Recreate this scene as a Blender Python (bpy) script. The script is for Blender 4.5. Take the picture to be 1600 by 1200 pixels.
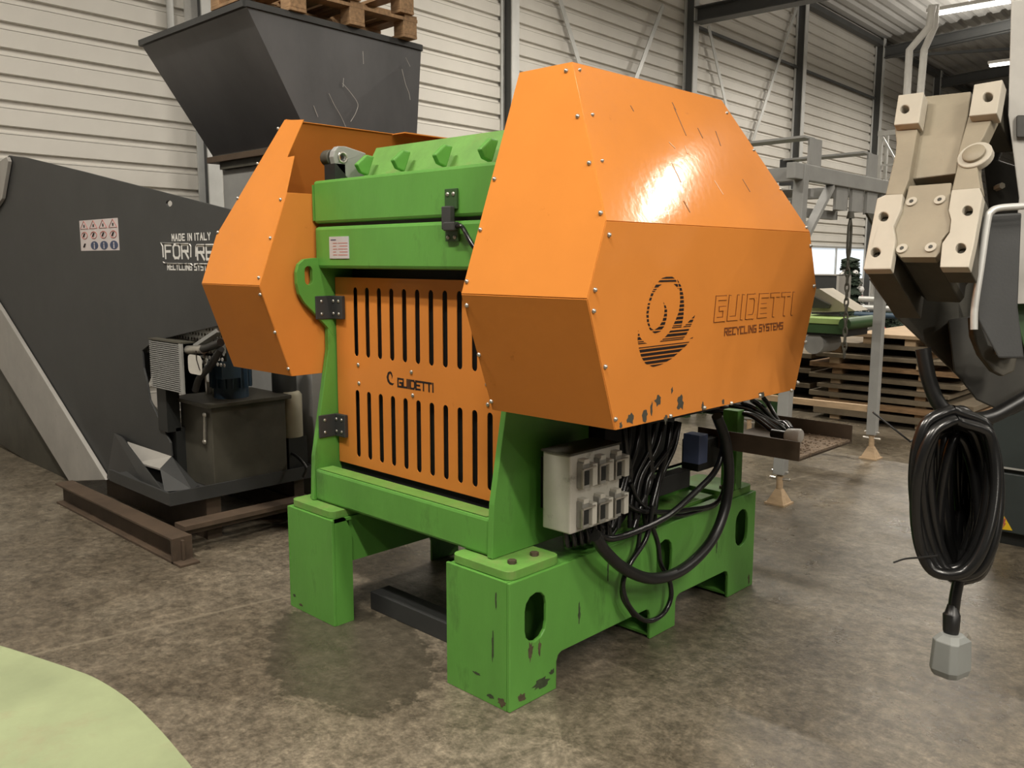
import bpy, bmesh, math, random
from mathutils import Vector, Matrix, Quaternion
from mathutils.geometry import tessellate_polygon
random.seed(7)
S = bpy.context.scene
COL = S.collection
for o in list(bpy.data.objects): bpy.data.objects.remove(o)

# ------------------------------------------------------------------ camera
FPX = 1364.1                      # focal length in pixels of a 1600 x 1200 frame
HEAD, PITCH, ROLL = math.radians(43.76), math.radians(8.015), math.radians(.115)
CAMP = Vector((1.780, -2.106, 1.600))
cF = Vector((-math.sin(HEAD)*math.cos(PITCH), math.cos(HEAD)*math.cos(PITCH), -math.sin(PITCH)))
r0 = Vector((math.cos(HEAD), math.sin(HEAD), 0)); u0 = r0.cross(cF)
cR = math.cos(ROLL)*r0 + math.sin(ROLL)*u0
cU = -math.sin(ROLL)*r0 + math.cos(ROLL)*u0
cam = bpy.data.objects.new('camera', bpy.data.cameras.new('camera'))
COL.objects.link(cam)
cam.data.sensor_width = 36; cam.data.lens = FPX/1600*36
cam.data.clip_start = .05; cam.data.clip_end = 200
M = Matrix((cR, cU, -cF)).transposed().to_4x4(); M.translation = CAMP
cam.matrix_world = M
S.camera = cam

# ------------------------------------------------------------------ world, exposure
S.view_settings.view_transform = 'Standard'
S.view_settings.look = 'None'
S.view_settings.gamma = 1.0
S.view_settings.use_curve_mapping = False
S.view_settings.exposure = -0.50
w = bpy.data.worlds.new('hall_air'); S.world = w; w.use_nodes = True
w.node_tree.nodes['Background'].inputs[0].default_value = (1.0, .95, .86, 1)
w.node_tree.nodes['Background'].inputs[1].default_value = .07
LAMP_POWER = 330
LAMP_COLOR = (1.0, .93, .82)

# ------------------------------------------------------------------ measuring helpers
def ray(u, v): return cF + cR*((u-800)/FPX) - cU*((v-600)/FPX)
def at(u, v, x=None, y=None, z=None, d=None, pl=None):
    """point of the sight line through a pixel on a real plane of the place"""
    r = ray(u, v)
    if x is not None: t = (x-CAMP.x)/r.x
    elif y is not None: t = (y-CAMP.y)/r.y
    elif z is not None: t = (z-CAMP.z)/r.z
    elif pl is not None: n, p0 = pl; t = (p0-CAMP).dot(n)/r.dot(n)
    else: t = d
    return CAMP + r*t

# ------------------------------------------------------------------ materials
MATS = {}
def srgb(r, g, b):
    f = lambda c: (c/255/12.92) if c/255 <= .04045 else ((c/255+.055)/1.055)**2.4
    return (f(r), f(g), f(b))
def mat(name, col, rough=.5, metal=0, var=.12, vs=6, dirt=None, dirt_amt=0, dirt_scale=3, stretch=(1,1,1), bump=0, bs=60, emit=None, spec=.5, dirt_sharp=.12, coat=0, alpha=None, trans=0):
    if name in MATS: return MATS[name]
    m = bpy.data.materials.new(name); m.use_nodes = True
    nt = m.node_tree; N = nt.nodes; L = nt.links; b = N['Principled BSDF']
    b.inputs['Roughness'].default_value = rough; b.inputs['Metallic'].default_value = metal
    b.inputs['Specular IOR Level'].default_value = spec
    if coat: b.inputs['Coat Weight'].default_value = coat; b.inputs['Coat Roughness'].default_value = .12
    if trans: b.inputs['Transmission Weight'].default_value = trans
    tc = N.new('ShaderNodeTexCoord'); mp = N.new('ShaderNodeMapping'); mp.inputs['Scale'].default_value = stretch
    L.new(tc.outputs['Object'], mp.inputs['Vector'])
    nz = N.new('ShaderNodeTexNoise'); nz.inputs['Scale'].default_value = vs; nz.inputs['Detail'].default_value = 6; nz.inputs['Roughness'].default_value = .62
    L.new(mp.outputs[0], nz.inputs['Vector'])
    rp = N.new('ShaderNodeValToRGB')
    rp.color_ramp.elements[0].position = .3; rp.color_ramp.elements[1].position = .7
    lo = [c*(1-var) for c in col]; hi = [min(1, c*(1+var)) for c in col]
    rp.color_ramp.elements[0].color = (*lo, 1); rp.color_ramp.elements[1].color = (*hi, 1)
    L.new(nz.outputs[0], rp.inputs[0]); out = rp.outputs[0]
    if dirt:
        n2 = N.new('ShaderNodeTexNoise'); n2.inputs['Scale'].default_value = dirt_scale; n2.inputs['Detail'].default_value = 9; n2.inputs['Roughness'].default_value = .7
        L.new(mp.outputs[0], n2.inputs['Vector'])
        r2 = N.new('ShaderNodeValToRGB'); p = .72-dirt_amt*.35
        r2.color_ramp.elements[0].position = p; r2.color_ramp.elements[1].position = min(1, p+dirt_sharp)
        L.new(n2.outputs[0], r2.inputs[0])
        mx = N.new('ShaderNodeMix'); mx.data_type = 'RGBA'; mx.inputs[7].default_value = (*dirt, 1)
        L.new(r2.outputs[0], mx.inputs[0]); L.new(out, mx.inputs[6]); out = mx.outputs[2]
        mr = N.new('ShaderNodeMapRange'); mr.inputs[3].default_value = rough; mr.inputs[4].default_value = min(1, rough+.3)
        L.new(r2.outputs[0], mr.inputs[0]); L.new(mr.outputs[0], b.inputs['Roughness'])
    L.new(out, b.inputs['Base Color'])
    if bump:
        n3 = N.new('ShaderNodeTexNoise'); n3.inputs['Scale'].default_value = bs; n3.inputs['Detail'].default_value = 4
        L.new(mp.outputs[0], n3.inputs['Vector'])
        bp = N.new('ShaderNodeBump'); bp.inputs['Strength'].default_value = bump; bp.inputs['Distance'].default_value = .01
        L.new(n3.outputs[0], bp.inputs['Height']); L.new(bp.outputs[0], b.inputs['Normal'])
    if emit:
        b.inputs['Emission Color'].default_value = (*emit[0], 1); b.inputs['Emission Strength'].default_value = emit[1]
    MATS[name] = m
    return m

ORANGE = mat('orange_paint', (.60, .215, .043), .12, var=.05, vs=2.5, dirt=(.38, .12, .02), dirt_amt=.14, dirt_scale=9, bump=.035, bs=30, spec=.06)
GREEN = mat('green_paint', (.098, .285, .047), .42, var=.10, vs=5, dirt=(.040, .095, .020), dirt_amt=.40, dirt_scale=5, stretch=(1, 1, .35), bump=.06, bs=70, dirt_sharp=.22)
GREEN_TOP = mat('green_paint_dusty', (.12, .28, .05), .6, var=.14, vs=9, dirt=(.20, .22, .075), dirt_amt=.62, dirt_scale=7, bump=.1, bs=60, dirt_sharp=.3)
BLACKPAINT = mat('charcoal_paint', (.034, .035, .035), .55, var=.14, vs=4, dirt=(.09, .085, .07), dirt_amt=.15, dirt_scale=4, bump=.05, bs=120, dirt_sharp=.3)
HOPPERM = mat('blackened_steel', (.080, .079, .082), .42, metal=.3, var=.22, vs=2.2, dirt=(.19, .185, .18), dirt_amt=.06, dirt_scale=5, stretch=(1, 1, .5), bump=.04, bs=40)
DARK = mat('dark_steel_and_shade', (.012, .013, .012), .6, var=.2)  # dark steel parts; also stands for shade in slots and gaps
RUBBER = mat('black_rubber', (.010, .010, .010), .38, var=.2)
CABLE = mat('black_cable_sheath', (.008, .008, .008), .24, var=.2, vs=12)
STEEL = mat('zinc_steel', (.46, .44, .40), .35, metal=.8, var=.2, vs=20)
GREYSTEEL = mat('grey_painted_steel', (.27, .27, .26), .45, var=.1, vs=6, dirt=(.13, .12, .10), dirt_amt=.15, dirt_scale=7)
LIGHTSTRIP = mat('pale_grey_paint', (.36, .345, .32), .5, var=.1, vs=5, dirt=(.1, .08, .06), dirt_amt=.18, dirt_scale=9)
OLIVE = mat('dull_olive_steel', (.060, .056, .042), .6, var=.25, vs=5, dirt=(.06, .03, .015), dirt_amt=.3, dirt_scale=4, dirt_sharp=.3)
RUSTBROWN = mat('brown_steel_skid', (.075, .050, .032), .65, var=.3, vs=6, dirt=(.03, .022, .016), dirt_amt=.4, dirt_scale=5, dirt_sharp=.3)
WALLM = mat('cream_sheet_metal', (.66, .635, .585), .42, var=.05, vs=1.5, bump=.015, bs=8)
COLUMNM = mat('galvanised_column', (.56, .565, .55), .45, metal=.0, var=.12, vs=3)
BEAMM = mat('dark_grey_beam', (.085, .088, .088), .5, var=.12, vs=3)
ROOFM = mat('grey_roof_sheet', (.52, .515, .50), .5, var=.06, vs=2)
BRACEM = mat('pale_brace_steel', (.50, .50, .48), .4, metal=.3, var=.1)
WOOD = mat('pallet_wood', (.27, .165, .085), .75, var=.35, vs=9, dirt=(.10, .07, .04), dirt_amt=.35, dirt_scale=6, stretch=(1, 5, 5), bump=.2, bs=40, dirt_sharp=.3)
WOOD_PALE = mat('pale_wood', (.42, .30, .185), .7, var=.2, vs=8, stretch=(1, 5, 5), bump=.1, bs=40)
SHEETM = mat('weathered_plate', (.17, .135, .09), .7, var=.3, vs=5, dirt=(.07, .055, .04), dirt_amt=.4, dirt_scale=5, dirt_sharp=.3)
TAN = mat('tan_cast_steel', (.25, .215, .155), .55, var=.12, vs=5, dirt=(.17, .14, .10), dirt_amt=.2, dirt_scale=9, bump=.05, bs=60)
TAN_PALE = mat('machined_pale_steel', (.41, .375, .31), .5, var=.08, vs=6, dirt=(.25, .2, .15), dirt_amt=.12, dirt_scale=14)
JAWBODY = mat('shaded_greasy_jaw_steel', (.060, .054, .040), .55, var=.25, vs=7, dirt=(.02, .018, .014), dirt_amt=.45, dirt_scale=5, dirt_sharp=.3)  # greasy steel, with the shade of sides and undersides put into its colour
JAWDARK = mat('dark_oily_steel', (.030, .028, .022), .5, var=.3, vs=6)
WHITEBOX = mat('dirty_white_enclosure', (.50, .48, .42), .5, var=.1, vs=6, dirt=(.11, .10, .07), dirt_amt=.42, dirt_scale=9, dirt_sharp=.2)
LATCHM = mat('grey_connector_shell', (.30, .295, .27), .45, metal=.3, var=.2, vs=16)
PLUGM = mat('grey_connector_plastic', (.215, .225, .215), .5, var=.06)
INK = mat('black_print', (.012, .006, .005), .5, var=.1)
INKBROWN = mat('brown_outline_print', (.16, .045, .01), .5, var=.2)
WHITEINK = mat('white_print', (.68, .67, .64), .5, var=.08)
STICKER = mat('white_sticker', (.62, .56, .55), .5, var=.05)
REDINK = mat('red_print', (.45, .10, .08), .5, var=.1)
BLUEINK = mat('navy_print', (.03, .05, .12), .5, var=.1)
BLUE = mat('blue_machine_paint', (.030, .060, .095), .5, var=.15)
BLUEGREY = mat('blue_connector', (.075, .10, .19), .5, var=.1)
YELLOW = mat('yellow_sticker', (.75, .50, .02), .5, var=.05)
NAMEPLATE = mat('aluminium_nameplate', (.58, .62, .66), .3, metal=.35, var=.06)
LIMEPLATE = mat('pale_green_paint', (.215, .25, .135), .5, var=.14, vs=5, dirt=(.235, .175, .105), dirt_amt=.58, dirt_scale=3.6, bump=.06, bs=30, dirt_sharp=.35)
LIME = mat('light_green_paint', (.30, .42, .14), .5, var=.1)
DKGREEN = mat('dark_green_paint', (.03, .075, .022), .5, var=.15)
FOLIAGE = mat('fir_needles', (.020, .035, .020), .7, var=.4, vs=30)
SNOW = mat('white_bauble', (.75, .74, .72), .4, var=.05)
RED = mat('red_ribbon', (.45, .03, .04), .5, var=.1)
DEBRIS = mat('sawdust_debris', (.27, .20, .14), .9, var=.35, vs=40, bump=.6, bs=90)
CREAMCAN = mat('cream_reservoir', (.28, .26, .19), .5, var=.1)
PAPER = mat('paper_tag', (.55, .53, .48), .6, var=.05)
BRASS = mat('pale_brass_cap', (.62, .57, .40), .3, metal=.6, var=.1)
LITSCREEN = mat('backlit_window', (.8, .85, .9), .5, var=.02, emit=((.80, .90, 1.0), .9))
TUBE = mat('fluorescent_tube', (.9, .9, .9), .5, var=0, emit=((1.0, .95, .88), 9))

def floor_material():
    m = bpy.data.materials.new('stained_concrete'); m.use_nodes = True
    nt = m.node_tree; N = nt.nodes; L = nt.links; b = N['Principled BSDF']
    tc = N.new('ShaderNodeTexCoord')
    def noise(scale, det=8, rough=.65, dist=0):
        n = N.new('ShaderNodeTexNoise'); n.inputs['Scale'].default_value = scale; n.inputs['Detail'].default_value = det
        n.inputs['Roughness'].default_value = rough; n.inputs['Distortion'].default_value = dist
        L.new(tc.outputs['Object'], n.inputs['Vector']); return n.outputs[0]
    def ramp(src, a, b_, ca, cb):
        r = N.new('ShaderNodeValToRGB'); r.color_ramp.elements[0].position = a; r.color_ramp.elements[1].position = b_
        r.color_ramp.elements[0].color = (*ca, 1); r.color_ramp.elements[1].color = (*cb, 1); L.new(src, r.inputs[0]); return r.outputs[0]
    def mix(f, a, c, mode='MIX'):
        x = N.new('ShaderNodeMix'); x.data_type = 'RGBA'; x.blend_type = mode
        if isinstance(f, float): x.inputs[0].default_value = f
        else: L.new(f, x.inputs[0])
        for i, v in ((6, a), (7, c)):
            if isinstance(v, tuple): x.inputs[i].default_value = (*v, 1)
            else: L.new(v, x.inputs[i])
        return x.outputs[2]
    def math_(op, a, c=None):
        x = N.new('ShaderNodeMath'); x.operation = op
        for i, v in ((0, a), (1, c)):
            if v is None: continue
            if isinstance(v, (int, float)): x.inputs[i].default_value = v
            else: L.new(v, x.inputs[i])
        return x.outputs[0]
    big = ramp(noise(.55, 6), .40, .62, (.122, .100, .071), (.212, .180, .134))
    fine = ramp(noise(5, 12, .8), .36, .66, (.55, .55, .55), (1.28, 1.28, 1.28))
    c = mix(.9, big, fine, 'MULTIPLY')
    c = mix(.8, c, ramp(noise(20, 8, .75), .40, .63, (.66, .66, .66), (1.3, 1.3, 1.3)), 'MULTIPLY')
    c = mix(.6, c, ramp(noise(75, 4, .7), .42, .62, (.7, .7, .7), (1.25, 1.25, 1.25)), 'MULTIPLY')
    spots = ramp(noise(9, 10, .8, .8), .585, .66, (0, 0, 0), (1, 1, 1))
    c = mix(math_('MULTIPLY', spots, .55), c, (.045, .036, .026))
    pale = ramp(noise(2.2, 10, .8), .55, .68, (0, 0, 0), (1, 1, 1))
    c = mix(math_('MULTIPLY', pale, .35), c, (.25, .22, .165))
    # damp patch with a ragged outline in front of the machine
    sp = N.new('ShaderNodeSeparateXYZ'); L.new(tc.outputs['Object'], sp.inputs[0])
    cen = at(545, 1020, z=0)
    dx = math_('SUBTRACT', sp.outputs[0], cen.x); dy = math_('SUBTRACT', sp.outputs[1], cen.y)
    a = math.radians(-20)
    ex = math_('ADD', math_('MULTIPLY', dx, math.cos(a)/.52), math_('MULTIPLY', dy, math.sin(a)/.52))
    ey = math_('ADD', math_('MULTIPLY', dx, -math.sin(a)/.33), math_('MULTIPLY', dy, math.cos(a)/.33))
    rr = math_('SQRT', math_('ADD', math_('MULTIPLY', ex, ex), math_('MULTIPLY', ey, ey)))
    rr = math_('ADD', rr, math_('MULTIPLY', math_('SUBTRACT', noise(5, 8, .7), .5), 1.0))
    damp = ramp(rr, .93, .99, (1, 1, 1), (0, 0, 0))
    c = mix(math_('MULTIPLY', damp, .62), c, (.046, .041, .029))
    # pale scratch line along a slab joint
    p, q = at(20, 1030, z=0), at(470, 926, z=0); d = (q-p).normalized(); n = Vector((-d.y, d.x, 0))
    ln = math_('ABSOLUTE', math_('SUBTRACT', math_('ADD', math_('MULTIPLY', sp.outputs[0], n.x), math_('MULTIPLY', sp.outputs[1], n.y)), p.dot(n)))
    lm = ramp(math_('ADD', ln, math_('MULTIPLY', noise(9), .012)), .008, .022, (1, 1, 1), (0, 0, 0))
    c = mix(math_('MULTIPLY', lm, .5), c, (.24, .205, .15))
    L.new(c, b.inputs['Base Color'])
    rg = ramp(noise(1.3, 8, .7), .35, .7, (.22, .22, .22), (.52, .52, .52))
    L.new(rg, b.inputs['Roughness'])
    bp = N.new('ShaderNodeBump'); bp.inputs['Strength'].default_value = .45; bp.inputs['Distance'].default_value = .008
    L.new(noise(24, 8, .7), bp.inputs['Height']); L.new(bp.outputs[0], b.inputs['Normal'])
    return m
FLOORM = floor_material()

# ------------------------------------------------------------------ mesh helpers
class MB:
    def __init__(s): s.v = []; s.f = []
    def poly(s, pts):
        i = len(s.v); s.v += [tuple(p) for p in pts]; s.f.append(tuple(range(i, i+len(pts)))); return s
    def hexa(s, a, b):   # two quads of four points
        i = len(s.v); s.v += [tuple(p) for p in a]+[tuple(p) for p in b]
        s.f += [(i+3, i+2, i+1, i), (i+4, i+5, i+6, i+7)]+[(i+k, i+(k+1) % 4, i+4+(k+1) % 4, i+4+k) for k in range(4)]; return s
    def box(s, lo, hi):
        x0, y0, z0 = lo; x1, y1, z1 = hi
        return s.hexa([(x0, y0, z0), (x1, y0, z0), (x1, y1, z0), (x0, y1, z0)], [(x0, y0, z1), (x1, y0, z1), (x1, y1, z1), (x0, y1, z1)])
    def bar(s, p, q, w, h, up=(0, 0, 1)):   # box beam from p to q
        p, q, up = Vector(p), Vector(q), Vector(up); d = (q-p).normalized(); sd = d.cross(up)
        if sd.length < 1e-4: sd = d.cross(Vector((0, 1, 0)))
        sd.normalize(); up = sd.cross(d).normalized()
        c = [sd*(w/2)*a+up*(h/2)*b for a, b in ((-1, -1), (1, -1), (1, 1), (-1, 1))]
        return s.hexa([p+k for k in c], [q+k for k in c])
    def prism(s, pts, vec, holes=()):   # planar outline with holes, extruded by vec
        pts = [Vector(p) for p in pts]; hs = [[Vector(p) for p in h] for h in holes]; vec = Vector(vec)
        loops = [pts]+hs; flat = [p for l in loops for p in l]
        # tessellate in 2-D for robustness
        n = Vector((0, 0, 0))
        for i in range(len(pts)): n += pts[i].cross(pts[(i+1) % len(pts)])
        if n.length < 1e-12: n = vec.copy()
        n.normalize(); ux = (pts[1]-pts[0]).normalized(); uy = n.cross(ux)
        o = pts[0]
        tri = tessellate_polygon([[Vector(((p-o).dot(ux), (p-o).dot(uy), 0)) for p in l] for l in loops])
        i = len(s.v); k = len(flat)
        s.v += [tuple(p) for p in flat]+[tuple(p+vec) for p in flat]
        for t in tri:
            a, b, c = t
            if (flat[b]-flat[a]).cross(flat[c]-flat[a]).dot(vec) > 0: a, b, c = c, b, a
            s.f.append((i+a, i+b, i+c)); s.f.append((i+k+c, i+k+b, i+k+a))
        j = i
        for l in loops:
            m = len(l)
            for q in range(m): s.f.append((j+q, j+(q+1) % m, j+k+(q+1) % m, j+k+q))
            j += m
        return s
    def tube(s, path, r, n=10, cap=True):
        path = [Vector(p) for p in path]; i = len(s.v); m = len(path)
        rs = r if isinstance(r, (list, tuple)) else [r]*m
        t0 = (path[1]-path[0]).normalized(); a = t0.orthogonal().normalized()
        for k in range(m):
            t = (path[min(k+1, m-1)]-path[max(k-1, 0)])
            t = t.normalized() if t.length > 1e-9 else t0
            a = a-t*a.dot(t); a = a.normalized() if a.length > 1e-6 else t.orthogonal().normalized(); b = t.cross(a)
            for q in range(n):
                an = 2*math.pi*q/n; s.v.append(tuple(path[k]+(a*math.cos(an)+b*math.sin(an))*rs[k]))
        for k in range(m-1):
            for q in range(n):
                s.f.append((i+k*n+q, i+k*n+(q+1) % n, i+(k+1)*n+(q+1) % n, i+(k+1)*n+q))
        if cap:
            s.f.append(tuple(i+q for q in reversed(range(n)))); s.f.append(tuple(i+(m-1)*n+q for q in range(n)))
        return s
    def cyl(s, p, q, r, n=16, r2=None): return s.tube([p, q], [r, r if r2 is None else r2], n)
    def dome(s, c, nrm, r, h, n=10):
        c, nrm = Vector(c), Vector(nrm).normalized()
        pts = [c-nrm*.001, c+nrm*h*.25, c+nrm*h*.7, c+nrm*h]; return s.tube(pts, [r, r, r*.75, r*.25], n)
    def build(s, name, m, parent=None, smooth=False, bevel=0, kind=None):
        me = bpy.data.meshes.new(name); me.from_pydata(s.v, [], s.f); me.update()
        bm = bmesh.new(); bm.from_mesh(me); bmesh.ops.recalc_face_normals(bm, faces=bm.faces); bm.to_mesh(me); bm.free()
        o = bpy.data.objects.new(name, me); COL.objects.link(o); me.materials.append(m)
        if smooth:
            for p in me.polygons: p.use_smooth = True
            try: me.set_sharp_from_angle(angle=math.radians(45))
            except Exception: pass
        if bevel:
            b = o.modifiers.new('edge', 'BEVEL'); b.width = bevel; b.segments = 2; b.limit_method = 'ANGLE'; b.angle_limit = math.radians(40)
        if parent: put(o, parent)
        if kind: o['kind'] = kind
        return o
def put(o, parent):
    o.parent = parent
    if parent.type == 'EMPTY': o.location = -parent.location
def thing(name, label, cat, loc, group=None):
    e = bpy.data.objects.new(name, None); COL.objects.link(e); e.location = loc; e.empty_display_size = .1
    return tag(e, label, cat, group)
def tag(o, label, cat, group=None):
    o['label'] = label; o['category'] = cat
    if group: o['group'] = group
    return o
def spline(pts, n=8):
    pts = [Vector(p) for p in pts]; P = [pts[0]*2-pts[1]]+pts+[pts[-1]*2-pts[-2]]; out = []
    for i in range(1, len(P)-2):
        a, b, c, d = P[i-1:i+3]
        for k in range(n):
            t = k/n
            out.append(.5*((2*b)+(c-a)*t+(2*a-5*b+4*c-d)*t*t+(3*b-a-3*c+d)*t**3))
    return out+[pts[-1]]
def ellipse(cen, ux, uy, a, b, n=20):
    return [Vector(cen)+Vector(ux)*a*math.cos(2*math.pi*k/n)+Vector(uy)*b*math.sin(2*math.pi*k/n) for k in range(n)]
def stadium(cen, ux, uy, hw, hh, n=6):   # upright slot outline, half width hw, half height hh
    cen, ux, uy = Vector(cen), Vector(ux), Vector(uy); o = []
    for k in range(n+1): t = math.pi*k/n; o.append(cen+ux*hw*math.cos(t)+uy*(hh-hw+hw*math.sin(t)))
    for k in range(n+1): t = math.pi+math.pi*k/n; o.append(cen+ux*hw*math.cos(t)+uy*(-hh+hw+hw*math.sin(t)))
    return o
def rrect(cen, ux, uy, hw, hh, r, n=4):
    cen, ux, uy = Vector(cen), Vector(ux), Vector(uy); o = []
    for sx, sy, a0 in ((1, 1, 0), (-1, 1, 90), (-1, -1, 180), (1, -1, 270)):
        for k in range(n+1):
            t = math.radians(a0+90*k/n); o.append(cen+ux*(sx*(hw-r)+r*math.cos(t))+uy*(sy*(hh-r)+r*math.sin(t)))
    return o
X, Y, Z = Vector((1, 0, 0)), Vector((0, 1, 0)), Vector((0, 0, 1))

# stroke letters for the printed words
GLY = {'G': [[(1, 1), (0, 1), (0, 0), (1, 0), (1, .5), (.5, .5)]], 'U': [[(0, 1), (0, 0), (1, 0), (1, 1)]], 'I': [[(.5, 1), (.5, 0)]],
 'D': [[(0, 0), (0, 1), (.8, 1), (1, .8), (1, .2), (.8, 0), (0, 0)]], 'E': [[(1, 1), (0, 1), (0, 0), (1, 0)], [(0, .5), (.85, .5)]], 'T': [[(0, 1), (1, 1)], [(.5, 1), (.5, 0)]],
 'R': [[(0, 0), (0, 1), (1, 1), (1, .5), (0, .5)], [(.5, .5), (1, 0)]], 'C': [[(1, 1), (0, 1), (0, 0), (1, 0)]], 'Y': [[(0, 1), (.5, .5), (1, 1)], [(.5, .5), (.5, 0)]],
 'L': [[(0, 1), (0, 0), (1, 0)]], 'N': [[(0, 0), (0, 1), (1, 0), (1, 1)]], 'S': [[(1, 1), (0, 1), (0, .5), (1, .5), (1, 0), (0, 0)]], 'M': [[(0, 0), (0, 1), (.5, .4), (1, 1), (1, 0)]],
 'A': [[(0, 0), (.5, 1), (1, 0)], [(.2, .4), (.8, .4)]], 'F': [[(1, 1), (0, 1), (0, 0)], [(0, .5), (.8, .5)]], 'O': [[(0, .2), (0, .8), (.2, 1), (.8, 1), (1, .8), (1, .2), (.8, 0), (.2, 0), (0, .2)]]}
def strokes(mb, text, o, ux, uy, h, w, gap, th, nrm, skew=0):
    o, ux, uy, nrm = Vector(o), Vector(ux), Vector(uy), Vector(nrm); x = 0
    seg = 0
    for ch in text:
        if ch == ' ': x += w*.8; continue
        ww = w*.15 if ch == 'I' else w
        for pl in GLY[ch]:
            P = [((x+(a*ww if ch != 'I' else ww*.5)+skew*b*h), b*h) for a, b in pl]
            for (a, b), (c, d) in zip(P, P[1:]):
                L = math.hypot(c-a, d-b)
                if L < 1e-6: continue
                dx, dy = (c-a)/L*th/2, (d-b)/L*th/2
                q = [(a-dx-dy, b-dy+dx), (a-dx+dy, b-dy-dx), (c+dx+dy, d+dy-dx), (c+dx-dy, d+dy+dx)]
                seg += 1; mb.prism([o+ux*i+uy*j for i, j in q], nrm*(.0004+.00012*(seg % 6)))
        x += ww+gap
    return x-gap
def scan_stripes(mb, poly, to3d, y0, y1, pitch, fill, nrm, sub=3):
    def spans(y):
        xs = []
        for i in range(len(poly)):
            (a, b), (c, d) = poly[i], poly[(i+1) % len(poly)]
            if (b <= y < d) or (d <= y < b): xs.append(a+(y-b)*(c-a)/(d-b))
        xs.sort(); return [(xs[i], xs[i+1]) for i in range(0, len(xs)-1, 2)]
    y = y0
    while y < y1:
        for k in range(sub):
            ya, yb = y+pitch*fill*k/sub, y+pitch*fill*(k+1)/sub; A, B = spans(ya), spans(yb)
            if len(A) == len(B):
                for (a, b), (c, d) in zip(A, B):
                    if max(b-a, d-c) > 1e-4: mb.prism([to3d(a, ya), to3d(b, ya), to3d(d, yb), to3d(c, yb)], nrm)
        y += pitch

# ================================================================== THE HALL
WA = math.radians(2.66)
WD = Vector((-math.sin(WA), math.cos(WA), 0)); WN = Vector((math.cos(WA), math.sin(WA), 0)); WC = -6.62
def hall(s, t, z): return WD*s+WN*(WC+t)+Z*z
WALLPL = (WN, WN*WC)

fl = MB(); fl.box((-12, -12, -.2), (14, 46, 0)); f = fl.build('floor', FLOORM, kind='structure')

# cladding: one long ribbed sheet after another, each its own piece
wall = MB().hexa([hall(-12, -.25, 0), hall(40, -.25, 0), hall(40, -.06, 0), hall(-12, -.06, 0)], [hall(-12, -.25, 7.3), hall(40, -.25, 7.3), hall(40, -.06, 7.3), hall(-12, -.06, 7.3)]).build('wall_left', WALLM, kind='structure')
pitch = .2155; zb = 2.678-12*pitch-.01
prof = [(-.058, 0), (0, .0), (0, .010), (-.040, .018), (-.048, .066), (0, .070), (0, pitch-.004), (-.058, pitch-.004)]   # (t, z)
pm = MB(); pts = [hall(-12, t, z) for t, z in prof]; pm.prism(pts, WD*52)
first = pm.build('cladding_sheet', WALLM, wall)
first.location = (0, 0, zb)
for k in range(1, 34):
    o = first.copy(); COL.objects.link(o); o.parent = wall; o.location = (0, 0, zb+k*pitch)
# far end wall
MB().hexa([hall(38, -.2, 0), hall(38, 22, 0), hall(38.2, 22, 0), hall(38.2, -.2, 0)], [hall(38, -.2, 7.3), hall(38, 22, 9.0), hall(38.2, 22, 9.0), hall(38.2, -.2, 7.3)]).build('wall_back', WALLM, kind='structure')
# roof: trapezoid deck, ribs running along the hall
roof = MB(); t = -.2; k = 0; sec = []
while t < 22:
    zt = 7.25+t*.075
    sec += [(t, zt), (t+.14, zt+.01), (t+.17, zt+.085), (t+.28, zt+.09), (t+.31, zt+.02)]; t += .31
top = [(t, z+.15) for t, z in reversed(sec)]
i = 0
for (a, b), (c, d) in zip(sec, sec[1:]):
    roof.hexa([hall(-12, a, b), hall(-12, c, d), hall(-12, c, d+.12), hall(-12, a, b+.12)], [hall(40, a, b), hall(40, c, d), hall(40, c, d+.12), hall(40, a, b+.12)])
roof.build('ceiling', ROOFM, kind='structure')

# H columns along the wall
ORD = ['behind the dark hopper', 'left of the big orange housing', 'carrying the dark cross beam', 'above the grey lifting frame', 'just left of the tan attachment', 'at the far end behind the white pipes']
colS = [2.58, 7.14, 11.97, 16.62, 21.45, 26.4]
for s, lab in zip(colS, ORD):
    e = thing('steel_column', 'grey steel wall column '+lab, 'column', hall(s, .12, 0), 'steel wall columns')
    for nm, a in (('front_flange', (.20, .22)), ('back_flange', (.01, .03))):
        MB().hexa([hall(s-.075, a[0], 0), hall(s+.075, a[0], 0), hall(s+.075, a[1], 0), hall(s-.075, a[1], 0)], [hall(s-.075, a[0], 7.2), hall(s+.075, a[0], 7.2), hall(s+.075, a[1], 7.2), hall(s-.075, a[1], 7.2)]).build(nm, COLUMNM, e)
    MB().hexa([hall(s-.008, .03, 0), hall(s+.008, .03, 0), hall(s+.008, .2, 0), hall(s-.008, .2, 0)], [hall(s-.008, .03, 7.2), hall(s+.008, .03, 7.2), hall(s+.008, .2, 7.2), hall(s-.008, .2, 7.2)]).build('web', BEAMM, e)
# eave rail along the top of the wall
e = MB(); e.bar(hall(-12, .12, 7.08), hall(38, .12, 7.08), .16, .12); tag(e.build('eave_rail', BEAMM), 'dark steel rail along the top of the ribbed wall', 'beam')
e = MB(); e.bar(hall(11.97, .04, 5.75), hall(21.45, .04, 5.75), .05, .05); tag(e.build('wall_rail', BEAMM), 'thin dark rail across the wall between the braces', 'rail')
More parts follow.
